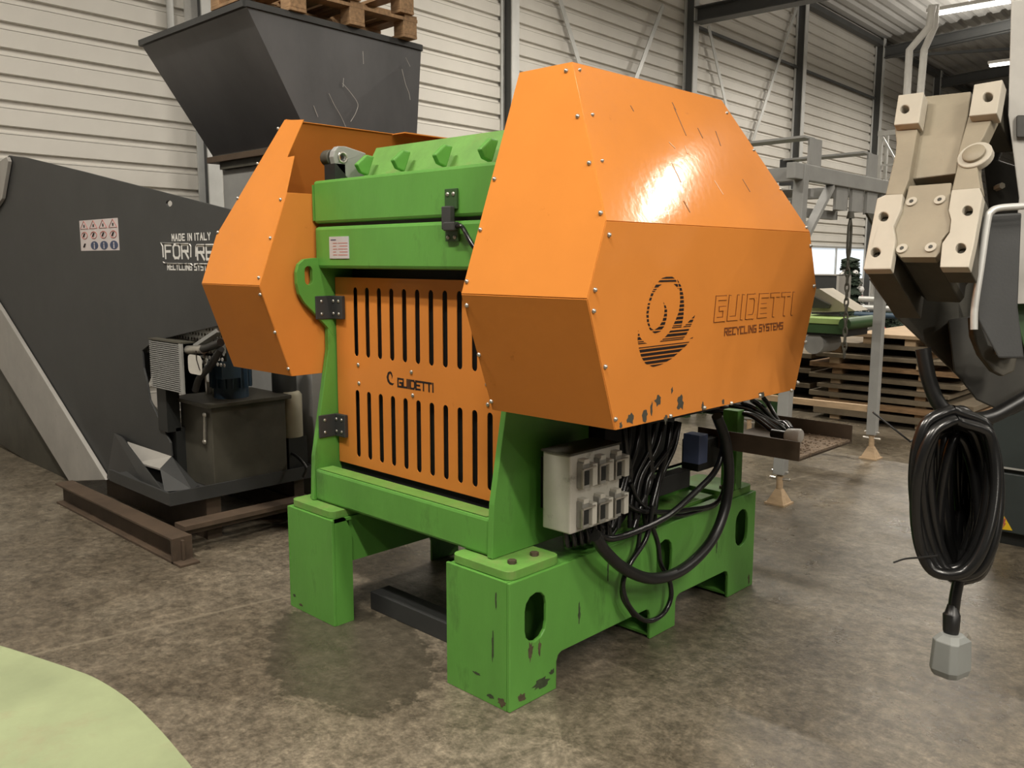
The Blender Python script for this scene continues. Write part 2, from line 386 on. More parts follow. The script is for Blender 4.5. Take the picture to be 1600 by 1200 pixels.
# cross bracing
def brace(u1, v1, u2, v2, lab, off=.10):
    p, q = at(u1, v1, pl=(WN, WN*(WC+off))), at(u2, v2, pl=(WN, WN*(WC+off)))
    d = (q-p)*.35
    tag(MB().bar(p-d*.1, q+d, .09, .012, WN).build('diagonal_brace', BRACEM), lab, 'brace', 'diagonal wall braces')
brace(875, 0, 905, 98, 'pale diagonal brace rising behind the top of the orange housing')
brace(1035, 12, 993, 125, 'pale diagonal brace running up to the dark cross beam', .13)
brace(1108, 45, 1137, 175, 'pale diagonal brace falling below the dark cross beam', .13)
brace(1243, 18, 1178, 215, 'pale diagonal brace between the third and fourth columns', .10)
# the dark cross beam and the far roof beams
def ibeam(name, p, q, h, w, lab, m=BEAMM):
    e = thing(name, lab, 'beam', (p.x, p.y, p.z))
    up = Z; MB().bar(p+Z*(h/2), q+Z*(h/2), w, .018).build('top_flange', m, e); MB().bar(p-Z*(h/2), q-Z*(h/2), w, .018).build('bottom_flange', m, e)
    MB().bar(p, q, .012, h).build('web', m, e)
    return e
ibeam('cross_beam', hall(11.97, .23, 5.84), hall(11.97, 20, 5.84), .24, .26, 'dark steel cross beam overhead, running right from the third column')
for s, lab in ((21.45, 'far dark roof beam above the white pipes'), (26.4, 'farthest dark roof beam near the end wall')):
    ibeam('roof_beam', hall(s, .23, 6.85), hall(s, 20, 8.2), .26, .16, lab)
e = MB(); e.bar(hall(21.45, .3, 6.75), hall(26.4, 5, 7.3), .07, .07); tag(e.build('roof_brace', BEAMM), 'dark diagonal roof brace between the two far beams', 'brace')

# fluorescent fittings: seen ones, their rows, unseen ones added to brighten side faces
def fixture(x, y, z, lab, ln=1.5, pw=1):
    d = WN
    e = thing('ceiling_light', lab, 'light', (x, y, z), 'fluorescent ceiling lights')
    c = Vector((x, y, z))
    MB().bar(c-d*ln/2+Z*.07, c+d*ln/2+Z*.07, .16, .06).build('housing', WHITEINK, e)
    MB().cyl(c-d*(ln/2-.03)+WD*.035, c+d*(ln/2-.03)+WD*.035, .018, 10).build('tube', TUBE, e, smooth=True)
    MB().cyl(c-d*(ln/2-.03)-WD*.035, c+d*(ln/2-.03)-WD*.035, .018, 10).build('tube', TUBE, e, smooth=True)
    MB().cyl(c+Z*.1, c+Z*(7.25+(c.dot(WN)-WC)*.075-z), .008, 6).build('hanger', STEEL, e)
    L = bpy.data.lights.new('lamp_light', 'AREA'); L.shape = 'RECTANGLE'; L.size = ln; L.size_y = .16*pw; L.energy = LAMP_POWER*pw; L.color = LAMP_COLOR
    l = bpy.data.objects.new('lamp_light', L); COL.objects.link(l); l.parent = e
    l.rotation_euler = (0, 0, WA); l.location = (0, 0, -.03)
    U = bpy.data.lights.new('lamp_uplight', 'AREA'); U.shape = 'RECTANGLE'; U.size = ln; U.size_y = .16; U.energy = LAMP_POWER*.4; U.color = LAMP_COLOR
    l = bpy.data.objects.new('lamp_uplight', U); COL.objects.link(l); l.parent = e
    l.rotation_euler = (math.pi, 0, WA); l.location = (0, 0, .12)
    return e
fixture(-3.33, 14.27, 5.8, 'glowing fluorescent light near the roof at upper right', 1.3)
fixture(-3.9, 19.8, 5.9, 'small distant fluorescent light beside the tan attachment top', 1.3)
fixture(1.78, 6.55, 5.8, 'fluorescent light over the aisle behind the orange housing', .6, .5)
fixture(1.4, -2.5, 5.8, 'fluorescent light over the aisle where the photographer stands')
fixture(-3.4, 6.3, 5.8, 'fluorescent light high over the boards near the wall')
fixture(-2.1, -2.0, 5.8, 'fluorescent light high in front of the black feeder')
fixture(4.9, -0.8, 5.8, 'added fluorescent light right of the photographer, outside the view')  # unseen, set close to brighten the right-facing sides
fixture(6.4, -2.6, 5.8, 'added unseen fluorescent light to the right behind the photographer')  # unseen, added for more light from the right
fixture(10.5, 0.5, 5.8, 'added unseen fluorescent light far to the right of the photographer')  # added out of view to light the side faces
fixture(10.5, -5.0, 5.8, 'added unseen fluorescent light far right and behind the photographer')  # added to lighten the right-facing green and orange
fixture(11.0, 6.0, 5.8, 'added unseen fluorescent light far out to the right of the aisle')  # likewise added, out of view, for the side faces
fixture(6.6, 9.0, 5.8, 'added unseen fluorescent light far right beyond the tan attachment')  # unseen, added to the light from the right
fixture(1.6, 14.3, 5.8, 'fluorescent light far down the aisle to the right')

# plain white panel and a conduit on the wall above the hopper
pa_, pb_ = at(288, 40, pl=WALLPL), at(560, 40, pl=WALLPL); sa, sb = pa_.dot(WD), pb_.dot(WD)
tag(MB().hexa([hall(sa, .003, 3.55), hall(sb, .003, 3.55), hall(sb, .03, 3.55), hall(sa, .03, 3.55)], [hall(sa, .003, 7.0), hall(sb, .003, 7.0), hall(sb, .03, 7.0), hall(sa, .03, 7.0)]).build('wall_panel', WHITEINK), 'plain white panel on the ribbed wall above the dark hopper', 'panel')
p_ = at(266, 20, pl=(WN, WN*(WC+.05)))
tag(MB().tube([Vector((p_.x, p_.y, 3.45)), Vector((p_.x, p_.y, 7.0))], .035, 10).build('wall_conduit', COLUMNM, smooth=True), 'grey vertical conduit on the wall left of the hopper top', 'pipe')
# white pipes under the roof
for k, (du, lab) in enumerate(((0, 'left white pipe bending down from the roof'), (23, 'right white pipe bending down from the roof'))):
    pts = [at(1457+du*.2, 8, y=12+.3*k), at(1452+du*.35, 42, y=12+.3*k), at(1421+du, 78, y=12+.3*k), at(1417+du*.9, 150, y=12+.3*k), at(1410+du*.85, 250, y=12+.3*k)]
    pts.append(Vector((pts[-1].x, 12+.3*k, 0)))
    tag(MB().tube(pts, .055, 10).build('white_pipe', WHITEINK, smooth=True), lab, 'pipe', 'white roof pipes')

# ================================================================== GREEN AND ORANGE MACHINE
mach = thing('shredding_machine', 'green shredding machine with big orange side housings and slotted orange door', 'machine', (-.95, .85, 0))
XA0, XA1, XB0, XB1, HB = -1.672, -1.318, -.578, -.246, .482
D1, D2, D3, D4, D5, NT = .256, .863, 1.058, 1.508, 1.752, .140
def rail(xo, xi, sgn):
    """a base rail: xo outer face, xi inner face"""
    c = .03
    def notch(a, b): return [(a, 0), (a, NT-c), (a+c*.3, NT-c*.3), (a+c, NT), (b-c, NT), (b-c*.3, NT-c*.3), (b, NT-c), (b, 0)]
    prof = [(0, 0)]+notch(D1, D2)+notch(D3, D4)+[(D5, 0), (D5, HB), (0, HB)]
    ov = [stadium((xo, cy, cz), Y, Z, .058, .092) for cy, cz in ((.137, .320), (.962, .325), (1.622, .322))]
    MB().prism([(xo, y, z) for y, z in prof], (-.016*sgn, 0, 0), ov).build('rail_side_plate', GREEN, mach, bevel=.004)
    MB().box((min(xo-.016*sgn, xi), 0, 0), (max(xo-.016*sgn, xi), .014, HB)).build('rail_front_plate', GREEN, mach, bevel=.002)
    MB().box((min(xo-.016*sgn, xi), D5-.014, 0), (max(xo-.016*sgn, xi), D5, HB)).build('rail_end_plate', GREEN, mach, bevel=.004)
    MB().prism([(xi, .014, 0), (xi, .105, 0), (xi, .105, HB-.07), (xi, .07, HB), (xi, .014, HB)], (.012*sgn, 0, 0)).build('rail_inner_flange', GREEN, mach); zi = .15 if sgn > 0 else .27
    MB().prism([(xi+.02*sgn, .105, zi), (xi+.02*sgn, D5-.02, zi), (xi+.02*sgn, D5-.02, HB-.015), (xi+.02*sgn, .105, HB-.015)], (.010*sgn, 0, 0)).build('rail_inner_plate', GREEN, mach)
    lo, hi = min(xo-.016*sgn, xi), max(xo-.016*sgn, xi)
    MB().box((lo, .014, HB-.014), (hi, D5-.014, HB)).build('rail_top_plate', GREEN, mach)
    for y0, y1 in () if sgn < 0 else ((.014, D1-.002), (D2+.002, D3-.002), (D4+.002, D5-.014)):
        MB().box((lo, y0, .012), (hi, y1, .022)).build('rail_foot_plate', GREEN, mach)
        MB().box((lo, y1-.012, .022), (hi, y1-.002, HB-.016)).build('rail_bulkhead', GREEN, mach)
    # mounting plates on both ends
    for y0, y1 in ((.012, .29), (1.50, D5-.012)):
        cx, cy = (xo+xi)/2, (y0+y1)/2
        MB().prism(rrect((cx, cy, HB+.001), X, Y, abs(xo-xi)/2-.012, (y1-y0)/2, .035), (0, 0, .033)).build('mounting_plate', GREEN_TOP, mach, bevel=.003)
        for dx, dy in ((.09, -.06), (.09, .06)):
            MB().cyl((cx+dx*sgn, cy+dy, HB+.034), (cx+dx*sgn, cy+dy, HB+.047), .017, 6).build('anchor_nut', RUSTBROWN, mach)
rail(XB1, XB0, 1); rail(XA0, XA1, -1)
ZP = HB+.034
# low cross member lying between the rails
MB().box((XA1-.05, .235, .0), (XB0+.05, .345, .085)).build('cross_member', BLACKPAINT, mach, bevel=.003)
MB().box((XA1-.02, 1.30, .26), (XB0+.02, 1.34, HB-.02)).build('rear_cross_plate', GREEN, mach)
# front box beam
XL0, XL1, XR0, XR1 = -1.575, -1.548, -.425, -.398
fb = MB().box((XL1, .075, ZP+.002), (XR0, .165, .664)).build('front_beam', GREEN, mach, bevel=.012)
MB().box((XL1+.02, .083, .6655), (XR0-.02, .158, .667)).build('beam_top_dust', GREEN_TOP, fb)
MB().box((XL1+.002, .22, ZP+.002), (XR0-.002, .30, .70)).build('gap_shade_fill', DARK, mach)  # near-black fill added for the shaded gap under the door
# tall side plates with sloping front edge
for x0, x1 in ((XL0, XL1), (XR0, XR1)):
    MB().prism([(x0, .065, ZP+.002), (x0, .62, ZP+.002), (x0, .62, 1.08), (x0, 1.35, 1.12), (x0, 1.35, 1.90), (x0, .30, 1.90), (x0, .17, 1.55), (x0, .165, 1.20), (x0, .075, .72)], (x1-x0, 0, 0)).build('side_plate', GREEN, mach, bevel=.003)
# lifting lug on the left plate
lx = -1.5685
lug = [(lx, *p) for p in ((.20, 1.612), (.10, 1.612), (.052, 1.606), (.024, 1.585), (.012, 1.55), (.012, 1.50), (.022, 1.455), (.048, 1.415), (.115, 1.352), (.165, 1.30), (.20, 1.25))]
MB().prism(lug, (.022, 0, 0), [stadium((lx, .072, 1.535), Y, Z, .020, .042)]).build('lifting_lug', GREEN, mach, bevel=.004)
# inside of the machine, near-black so the door slots look unlit
MB().box((XL1+.01, .30, .70), (XR0-.01, 1.30, 1.86)).build('cutting_chamber', DARK, mach)
# the door with two rows of slots
yd = .205; dl, dr = XL1+.008, XR0-.014
slots = []
for k in range(11):
    xk = -1.391+k*(.842/10)
    slots.append(stadium((xk, yd, 1.332), X, Z, .0150, .153)); slots.append(stadium((xk, yd, .875), X, Z, .0150, .153))
door = MB().prism([(dl, yd, .680), (dr, yd, .680), (dr, yd, 1.527), (dl, yd, 1.527)], (0, .003, 0), slots).build('door', ORANGE, mach)
MB().box((dl+.01, yd+.03, .69), (dr-.01, yd+.035, 1.51)).build('slot_shade_sheet', DARK, door)  # near-black sheet added so the slots show as deep shade
for dx, dz in ((-1.379, 1.142), (-1.376, 1.060), (-1.012, 1.142), (-1.005, 1.045), (-.565, 1.135), (-.56, 1.058)):
    MB().dome((dx, yd, dz), -Y, .009, .007).build('rivet', STEEL, door, smooth=True)
mb = MB(); p0, p1 = at(622, 605, y=yd), at(692, 607, y=yd)
strokes(mb, 'GUIDETTI', (p0.x, yd-.0002, p0.z+.004), X, Z, .033, .0265, .0085, .0080, -Y)
mb.build('door_lettering', INK, door)
mb = MB(); c0 = at(610, 592, y=yd)
scan_pts = [(0.0, .03), (-.013, .024), (-.02, .006), (-.016, -.012), (-.004, -.022), (.012, -.024), (.02, -.015), (.010, -.016), (-.002, -.012), (-.009, 0), (-.008, .014), (.0, .022), (.008, .012), (.008, .0), (.013, .012), (.008, .026)]
mb.prism([(c0.x+a*1.25, yd-.0002, c0.z+b*1.1) for a, b in scan_pts], (0, -.0006, 0)); mb.build('door_emblem', INK, door)
# hinges
for zc in (1.392, .853):
    h = MB().box((XL1, yd-.105, zc-.052), (XL1+.008, yd-.014, zc+.052)).box((XL1+.002, yd-.020, zc-.052), (XL1+.082, yd-.001, zc+.052)).build('hinge', BLACKPAINT, mach, bevel=.003)
    for b in (-.028, .028): MB().dome((XL1+.008, yd-.075, zc+b), X, .0075, .005).build('screw', STEEL, h, smooth=True)
    for a, b in ((.018, -.028), (.018, .028), (.058, -.028), (.058, .028)):
        MB().dome((XL1+a, yd-.020, zc+b), -Y, .0075, .005).build('screw', STEEL, h, smooth=True)
# upper box: lower trough and lid, seam between them
yu = .125; ul, ur = XL0+.002, XR1-.002
MB().box((ul, yu, 1.566), (ur, .42, 1.748)).build('upper_trough', GREEN, mach, bevel=.014)
MB().box((ul+.012, yu+.018, 1.74), (ur-.012, .41, 1.766)).build('seam_gasket', DARK, mach)
lid = MB().box((ul, yu, 1.762), (ur, .42, 1.947)).build('lid', GREEN, mach, bevel=.012)
MB().box((ul-.006, yu-.002, 1.775), (ul+.004, yu+.10, 1.93)).build('lid_end_strip', GREEN, lid)
# sloping cover behind the lid and its gussets
cv = MB().hexa([(ul+.10, .30, 1.93), (ur, .30, 1.93), (ur, .315, 1.93), (ul+.10, .315, 1.93)], [(ul+.10, .40, 2.105), (ur, .40, 2.105), (ur, .415, 2.105), (ul+.10, .415, 2.105)]).build('hood_plate', GREEN_TOP, mach)
MB().box((ul+.10, .40, 1.95), (ur, .80, 2.10)).build('hood_body', GREEN, mach)
for u, v in ((575, 255), (632, 248), (697, 240), (768, 231)):
    c = at(u, v, y=.31)
    g = [(c.x-.010, .300, c.z-.055), (c.x-.010, .262, c.z-.045), (c.x-.010, .240, c.z-.010), (c.x-.010, .295, c.z+.035), (c.x-.010, .335, c.z+.030)]
    MB().prism(g, (.026, 0, 0)).build('gusset', GREEN, mach, bevel=.006)
# hinge knuckles at the left end of the lid
def knuckle(cx, cy, cz, m, nm, hole=True):
    o = []
    for k in range(9): t = math.radians(60+k*27); o.append((cx, cy+.047*math.cos(t), cz+.047*math.sin(t)))
    o = [(cx, cy+.02, cz+.050), (cx, cy-.02, cz+.047), (cx, cy-.042, cz+.025), (cx, cy-.048, cz), (cx, cy-.04, cz-.03), (cx, cy-.015, cz-.055), (cx, cy+.03, cz-.09), (cx, cy+.13, cz-.10), (cx, cy+.13, cz+.03)]
    hs = [ellipse((cx, cy, cz), Y, Z, .014, .014, 14)] if hole else []
    k = MB().prism(o, (.035, 0, 0), hs).build(nm, m, mach, bevel=.005)
    if hole: MB().tube([p for p in ellipse((cx+.037, cy, cz), Y, Z, .021, .021, 16)]+[Vector((cx+.037, cy+.021, cz))], .005, 6, False).build('bushing', STEEL, k, smooth=True)
    return k
c = at(535, 246, x=-1.50)
knuckle(-1.535, c.y, c.z, GREYSTEEL, 'hinge_knuckle')
k2 = at(512, 246, x=-1.56); MB().tube([(-1.60, k2.y+.02, k2.z-.0), (-1.545, k2.y+.02, k2.z)], .036, 14).build('hinge_pin_boss', OLIVE, mach, smooth=True, bevel=.004)
MB().box((-1.58, k2.y-.005, k2.z-.12), (-1.50, k2.y+.05, k2.z-.03)).build('hinge_stop', DARK, mach)
# rating plate
a, b = at(515, 370, y=yu), at(546, 404, y=yu)
npl = MB().box((a.x, yu-.003, b.z), (b.x, yu+.001, a.z)).build('rating_plate', NAMEPLATE, mach)
mb = MB()
for r in range(5):
    zz = a.z-.028-r*.0125; mb.box((a.x+.028, yu-.0038, zz-.001), (a.x+.058-.008*(r % 2), yu-.003, zz+.001)); mb.box((a.x+.066+.01*(r % 2), yu-.0038, zz-.001), (b.x-.008, yu-.003, zz+.001))
mb.build('plate_print', REDINK, npl, kind='stuff')
MB().box((a.x+.012, yu-.0038, a.z-.016), (a.x+.05, yu-.003, a.z-.012)).build('plate_print', BLUEINK, npl)
# safety switch with its cable
a = at(707, 322, y=yu); b = at(709, 372, y=yu)
sw = MB().box((a.x-.033, yu-.010, 1.79), (a.x+.033, yu+.002, 1.865)).build('switch_bracket', DKGREEN, mach, bevel=.002)
for dx in (-.016, .016): MB().dome((a.x+dx, yu-.010, 1.845), -Y, .008, .006).build('screw', STEEL, sw)
sw = MB().box((b.x-.035, yu-.012, 1.672), (b.x+.035, yu+.002, 1.735)).build('switch_bracket', DKGREEN, mach, bevel=.002)
for dx in (-.018, .018): MB().dome((b.x+dx, yu-.012, 1.687), -Y, .008, .006).build('screw', STEEL, sw)
MB().box((a.x-.026, yu-.034, 1.715), (a.x+.022, yu-.008, 1.80)).box((a.x-.01, yu-.04, 1.71), (a.x+.05, yu-.012, 1.742)).build('safety_switch', BLACKPAINT, mach, bevel=.004)
MB().tube(spline([(a.x+.05, yu-.026, 1.726), (a.x+.085, yu-.03, 1.722), (a.x+.14, yu-.035, 1.66), (a.x+.20, yu-.01, 1.58)]), .0085, 8).build('switch_cable', CABLE, mach, smooth=True)

# ---------------- orange housings
NOSE_Z, BOT_Z, FOLD_Z, TOP_Z = 1.493, 1.090, 1.716, 2.232
FY = {'b': -.006, 'n': -.150, 'f': -.067, 't': .125}; RY = {'b': 1.184, 'n': 1.332, 'f': 1.250, 't': 1.050}
def shrink(pts, g=.0025):
    c = sum((Vector(p) for p in pts), Vector())/len(pts); out = []
    for p in pts:
        d = Vector(p)-c; out.append(Vector(p)-d.normalized()*g)
    return out
def panel(name, pts, inward, m=ORANGE, th=.004):
    return MB().prism(shrink(pts), Vector(inward)*th).build(name, m, mach, bevel=.0012)
def bolts(par, pts, nrm, r=.0078):
    for p in pts: MB().dome(p, nrm, r, .009, 8).build('bolt', STEEL, par, smooth=True)
def lerp(a, b, t): return Vector(a)*(1-t)+Vector(b)*t
def housing(xi, xo, xt, sg, torn):
    """sg=+1: outer side faces +X"""
    P = lambda x, y, z: Vector((x, y, z))
    nfu = Vector((0, -(TOP_Z-NOSE_Z), FY['t']-FY['n'])).normalized(); nfl = Vector((0, -(NOSE_Z-BOT_Z), -(FY['b']-FY['n']))).normalized()
    A = [P(xi, FY['n'], NOSE_Z), P(xo, FY['n'], NOSE_Z), P(xo, FY['f'], FOLD_Z), P(xt, FY['t'], TOP_Z)]
    if torn: A += [P(-1.620, .119, 2.216), P(-1.665, .058, 2.053), P(-1.609, .059, 2.055), P(-1.585, -.001, 1.893)]
    else: A += [P(xi, FY['t'], TOP_Z)]
    fu = panel('front_upper_panel', A, -nfu)
    fl_ = panel('front_lower_panel', [P(xi, FY['n'], NOSE_Z), P(xi, FY['b'], BOT_Z), P(xo, FY['b'], BOT_Z), P(xo, FY['n'], NOSE_Z)], -nfl)
    sl = panel('side_lower_panel', [P(xo, FY['n'], NOSE_Z), P(xo, FY['b'], BOT_Z), P(xo, RY['b'], BOT_Z), P(xo, RY['n'], NOSE_Z), P(xo, RY['f'], FOLD_Z), P(xo, FY['f'], FOLD_Z)], -X*sg)
    nsu = Vector((sg*(TOP_Z-FOLD_Z), 0, abs(xo-xt))).normalized()
    su = panel('side_upper_panel', [P(xo, FY['f'], FOLD_Z), P(xo, RY['f'], FOLD_Z), P(xt, RY['t'], TOP_Z), P(xt, FY['t'], TOP_Z)], -nsu)
    nru = Vector((0, nfu.y*-1, nfu.z)); nrl = Vector((0, -nfl.y, nfl.z))
    panel('rear_upper_panel', [P(xi, RY['n'], NOSE_Z), P(xo, RY['n'], NOSE_Z), P(xo, RY['f'], FOLD_Z), P(xt, RY['t'], TOP_Z), P(xi, RY['t'], TOP_Z)], -nru)
    panel('rear_lower_panel', [P(xi, RY['n'], NOSE_Z), P(xi, RY['b'], BOT_Z), P(xo, RY['b'], BOT_Z), P(xo, RY['n'], NOSE_Z)], -nrl)
    if torn:
        zc = 1.893; yf = FY['n']+(FY['t']-FY['n'])*(zc-NOSE_Z)/(TOP_Z-NOSE_Z); yr = RY['n']+(RY['t']-RY['n'])*(zc-NOSE_Z)/(TOP_Z-NOSE_Z)
        panel('inner_panel', [P(xi, FY['n'], NOSE_Z), P(xi, FY['b'], BOT_Z), P(xi, RY['b'], BOT_Z), P(xi, RY['n'], NOSE_Z), P(xi, yr, zc), P(xi, yf, zc)], X*sg)
        panel('top_lip', [P(xt, .74, TOP_Z), P(xt, RY['t'], TOP_Z), P(xt+.10, RY['t'], TOP_Z), P(xt+.10, .74, TOP_Z)], -Z, th=.006)
        panel('top_flange', [P(xt, FY['t'], TOP_Z), P(xt, .74, TOP_Z), P(xt+.012, .74, TOP_Z), P(xt+.012, FY['t'], TOP_Z)], -Z)
    else:
        panel('inner_panel', [P(xi, FY['n'], NOSE_Z), P(xi, FY['b'], BOT_Z), P(xi, RY['b'], BOT_Z), P(xi, RY['n'], NOSE_Z), P(xi, RY['t'], TOP_Z), P(xi, FY['t'], TOP_Z)], X*sg)
        panel('top_panel', [P(xt, FY['t'], TOP_Z), P(xt, RY['t'], TOP_Z), P(xi, RY['t'], TOP_Z), P(xi, FY['t'], TOP_Z)], -Z)
    pf = (nfu, P(xi, FY['n'], NOSE_Z)); pl_ = (nfl, P(xi, FY['n'], NOSE_Z)); ps = (nsu, P(xo, 0, FOLD_Z))
    if not torn:
        bolts(fu, [at(u, v, pl=pf) for u, v in ((885, 111), (903, 182), (921, 255), (939, 333), (773, 280), (751, 359), (730, 440))], nfu)
        bolts(fl_, [at(u, v, pl=pl_) for u, v in ((730, 477), (749, 554), (768, 627))], nfl)
        bolts(su, [at(u, v, pl=ps) for u, v in ((905, 110), (925, 180), (940, 252), (1135, 177), (1177, 235), (1219, 296), (1259, 356))], nsu, .006)
        bolts(sl, [at(u, v, x=xo) for u, v in ((951, 367), (929, 453), (927, 486), (945, 573), (961, 655), (1266, 384), (1271, 447), (1258, 535), (1246, 598), (1047, 650), (1100, 637), (1142, 630), (1236, 610), (1187, 618))], X)
        return su, sl
    bolts(fu, [at(u, v, pl=pf) for u, v in ((435, 201), (403, 256), (372, 310), (341, 363), (439, 312), (423, 372), (405, 434))], nfu)
    bolts(fl_, [at(u, v, pl=pl_) for u, v in ((407, 460), (430, 519), (451, 576))], nfl)
su, sl = housing(-.326, .203, -.095, 1, False)
housing(-1.585, -2.100, -1.785, -1, True)
# emblem and words on the right housing
XF = .2034
def e2p(x, y): return at(960+x/4.615, 400+y/4.615, x=XF)
cresc = [(390, 145), (340, 160), (300, 205), (265, 270), (240, 350), (230, 420), (235, 480), (255, 530), (290, 558), (330, 545), (360, 505), (378, 440), (380, 390), (370, 360), (353, 332), (362, 380), (360, 420), (348, 465), (320, 512), (285, 535), (260, 518), (248, 470), (246, 410), (257, 340), (282, 270), (317, 222), (355, 196), (400, 192), (435, 205), (462, 240), (455, 200), (440, 165), (415, 148)]
tail = [(452, 165), (480, 215), (497, 280), (502, 350), (498, 430), (480, 525), (515, 495), (545, 462), (582, 425), (555, 495), (522, 560), (480, 622), (520, 608), (572, 580), (515, 648), (460, 697), (410, 742), (340, 782), (280, 800), (225, 777), (195, 732), (175, 662), (167, 600), (172, 535), (187, 590), (220, 625), (270, 640), (320, 625), (370, 580), (410, 530), (442, 460), (465, 400), (475, 320), (470, 240)]
mb = MB()
for pl in (cresc, tail):
    q = [(e2p(*p).y, e2p(*p).z) for p in pl]; zs = [b for a, b in q]
    scan_stripes(mb, q, lambda a, b: Vector((XF, a, b)), 1.2, 1.6, .0133, .66, Vector((.0006, 0, 0)))
mb.build('emblem', INK, sl)
p0 = at(1117, 500, x=XF); p1 = at(1238, 489, x=XF)
W = p1.y-p0.y; u_ = W/8.4
mb = MB(); wd = strokes(mb, 'GUIDETTI', (XF, p0.y, p0.z), Y, Z, .074, u_*.82, u_*.46, .0185, X, .12); mb.build('word_outline', INKBROWN, sl)
mb = MB(); strokes(mb, 'GUIDETTI', (XF+.0014, p0.y, p0.z), Y, Z, .074, u_*.82, u_*.46, .0135, X, .12); mb.build('word_fill', ORANGE, sl)
p0 = at(1132, 524, x=XF); p1 = at(1222, 517, x=XF); u_ = (p1.y-p0.y)/20.5
mb = MB(); strokes(mb, 'RECYCLING SYSTEMS', (XF, p0.y, p0.z), Y, Z, .024, u_*.9, u_*.42, .0055, X); mb.build('small_lettering', INKBROWN, sl)
# scraped patches along the lower edge
rnd = random.Random(3)
for u, v, w_, h_ in ((1028, 625, 12, 12), (1063, 630, 13, 18), (985, 655, 10, 12), (1008, 648, 9, 14), (1040, 655, 6, 10), (1098, 634, 6, 9), (1190, 616, 18, 8), (1130, 628, 5, 7), (970, 664, 5, 8), (1018, 640, 5, 16), (1050, 610, 4, 8)):
    c = at(u, v, x=XF); n = 14; pts = []
    for k in range(n):
        t = 2*math.pi*k/n; rr_ = rnd.uniform(.45, 1.1); pts.append(Vector((XF, c.y+math.cos(t)*w_*.0019*rr_, c.z+math.sin(t)*h_*.0017*rr_)))
    MB().prism(pts, (.0003, 0, 0)).build('scrape_mark', OLIVE, sl)

# handling scratches on the sloping panel
SCR = mat('scratch_bare', (.62, .36, .20), .5, var=.2); SCRD = mat('scratch_dark', (.20, .085, .03), .6, var=.2)
psu = (Vector((.866, 0, .5)), Vector((.203, 0, FOLD_Z)))
for u1, v1, u2, v2, m_ in ((1050, 160, 1056, 172, SCRD), (1053, 168, 1072, 212, SCRD), (1090, 200, 1098, 216, SCRD), (1118, 205, 1126, 228, SCRD), (1050, 255, 1064, 285, SCR), (1116, 282, 1130, 304, SCR), (1070, 228, 1074, 240, SCR), (1160, 280, 1172, 300, SCRD), (1068, 314, 1078, 332, SCRD), (1045, 222, 1055, 232, SCR), (985, 165, 990, 174, SCRD)):
    p, q = at(u1, v1, pl=psu), at(u2, v2, pl=psu); MB().bar(p+psu[0]*.0006, q+psu[0]*.0006, .0045, .0012, psu[0]).build('scratch', m_, su)
# worn and rusty patches on the near foot of the base
rnd = random.Random(8)
WORN = mat('worn_rusty_paint', (.075, .060, .030), .8, var=.4, vs=30)
GRIME = mat('grime', (.035, .050, .020), .8, var=.4, vs=30)
def patch(c, ux, uy, w_, h_, m_, nrm):
    pts = []
    for k in range(18):
        t = 2*math.pi*k/18; rr_ = rnd.uniform(.5, 1.1); pts.append(c+ux*math.cos(t)*w_*rr_+uy*math.sin(t)*h_*rr_+nrm*.0002)
    MB().prism(pts, nrm*.0004).build('worn_patch', m_, mach)
for u, v, w_, h_, m_ in ((829, 1018, .016, .045, WORN), (843, 1012, .010, .035, WORN), (845, 1068, .05, .022, GRIME), (815, 1090, .03, .018, WORN), (862, 1050, .02, .012, GRIME), (1170, 905, .012, .03, WORN), (905, 960, .008, .05, GRIME), (1120, 850, .008, .05, GRIME), (950, 890, .006, .05, GRIME)):
    patch(at(u, v, x=XB1), Y, Z, w_, h_, m_, X)
for u, v, w_, h_, m_ in ((784, 1098, .022, .018, WORN), (766, 1088, .02, .010, GRIME), (745, 1052, .022, .006, GRIME), (770, 1010, .006, .06, GRIME), (775, 940, .005, .04, GRIME), (460, 930, .016, .008, GRIME), (470, 945, .02, .006, WORN)):
    patch(at(u, v, y=0), X, Z, w_, h_, m_, -Y)

# ---------------- socket box, cables and rear equipment on the right side
bx = -.200
a = at(891, 774, x=bx); y0b = a.y; y1b = at(968, 750, x=bx).y
box = MB().box((-.335, y0b, .608), (bx, y1b, .902)).build('socket_box', WHITEBOX, mach, bevel=.006)
MB().box((-.40, y0b+.06, .66), (-.33, y1b-.04, .86)).build('box_bracket', DARK, mach)
MB().box((-.34, y0b-.004, .902), (bx+.002, y1b+.004, .91)).build('box_lid_dirt', OLIVE, box)
for r in range(2):
    for k in range(3):
        yc = y0b+.055+k*.098; zc = .832-r*.148
        sh = MB().box((bx, yc-.020, zc-.055), (bx+.030, yc+.020, zc+.045)).build('connector', LATCHM, box, bevel=.003)
        MB().box((bx, yc+.024, zc-.048), (bx+.042, yc+.052, zc+.035)).build('connector_cover', WHITEBOX, sh, bevel=.003)
        MB().box((bx+.001, yc-.016, zc+.038), (bx+.033, yc+.014, zc+.056)).build('label_holder', WHITEBOX, sh, bevel=.002)
        MB().bar((bx+.034, yc-.022, zc+.02), (bx+.05, yc+.03, zc+.028), .006, .006).bar((bx+.032, yc-.022, zc+.02), (bx+.032, yc-.022, zc-.05), .006, .008).build('clamp_lever', STEEL, sh)
        MB().box((bx+.030, yc-.014, zc-.04), (bx+.034, yc+.012, zc+.012)).build('connector_recess', DARK, sh)
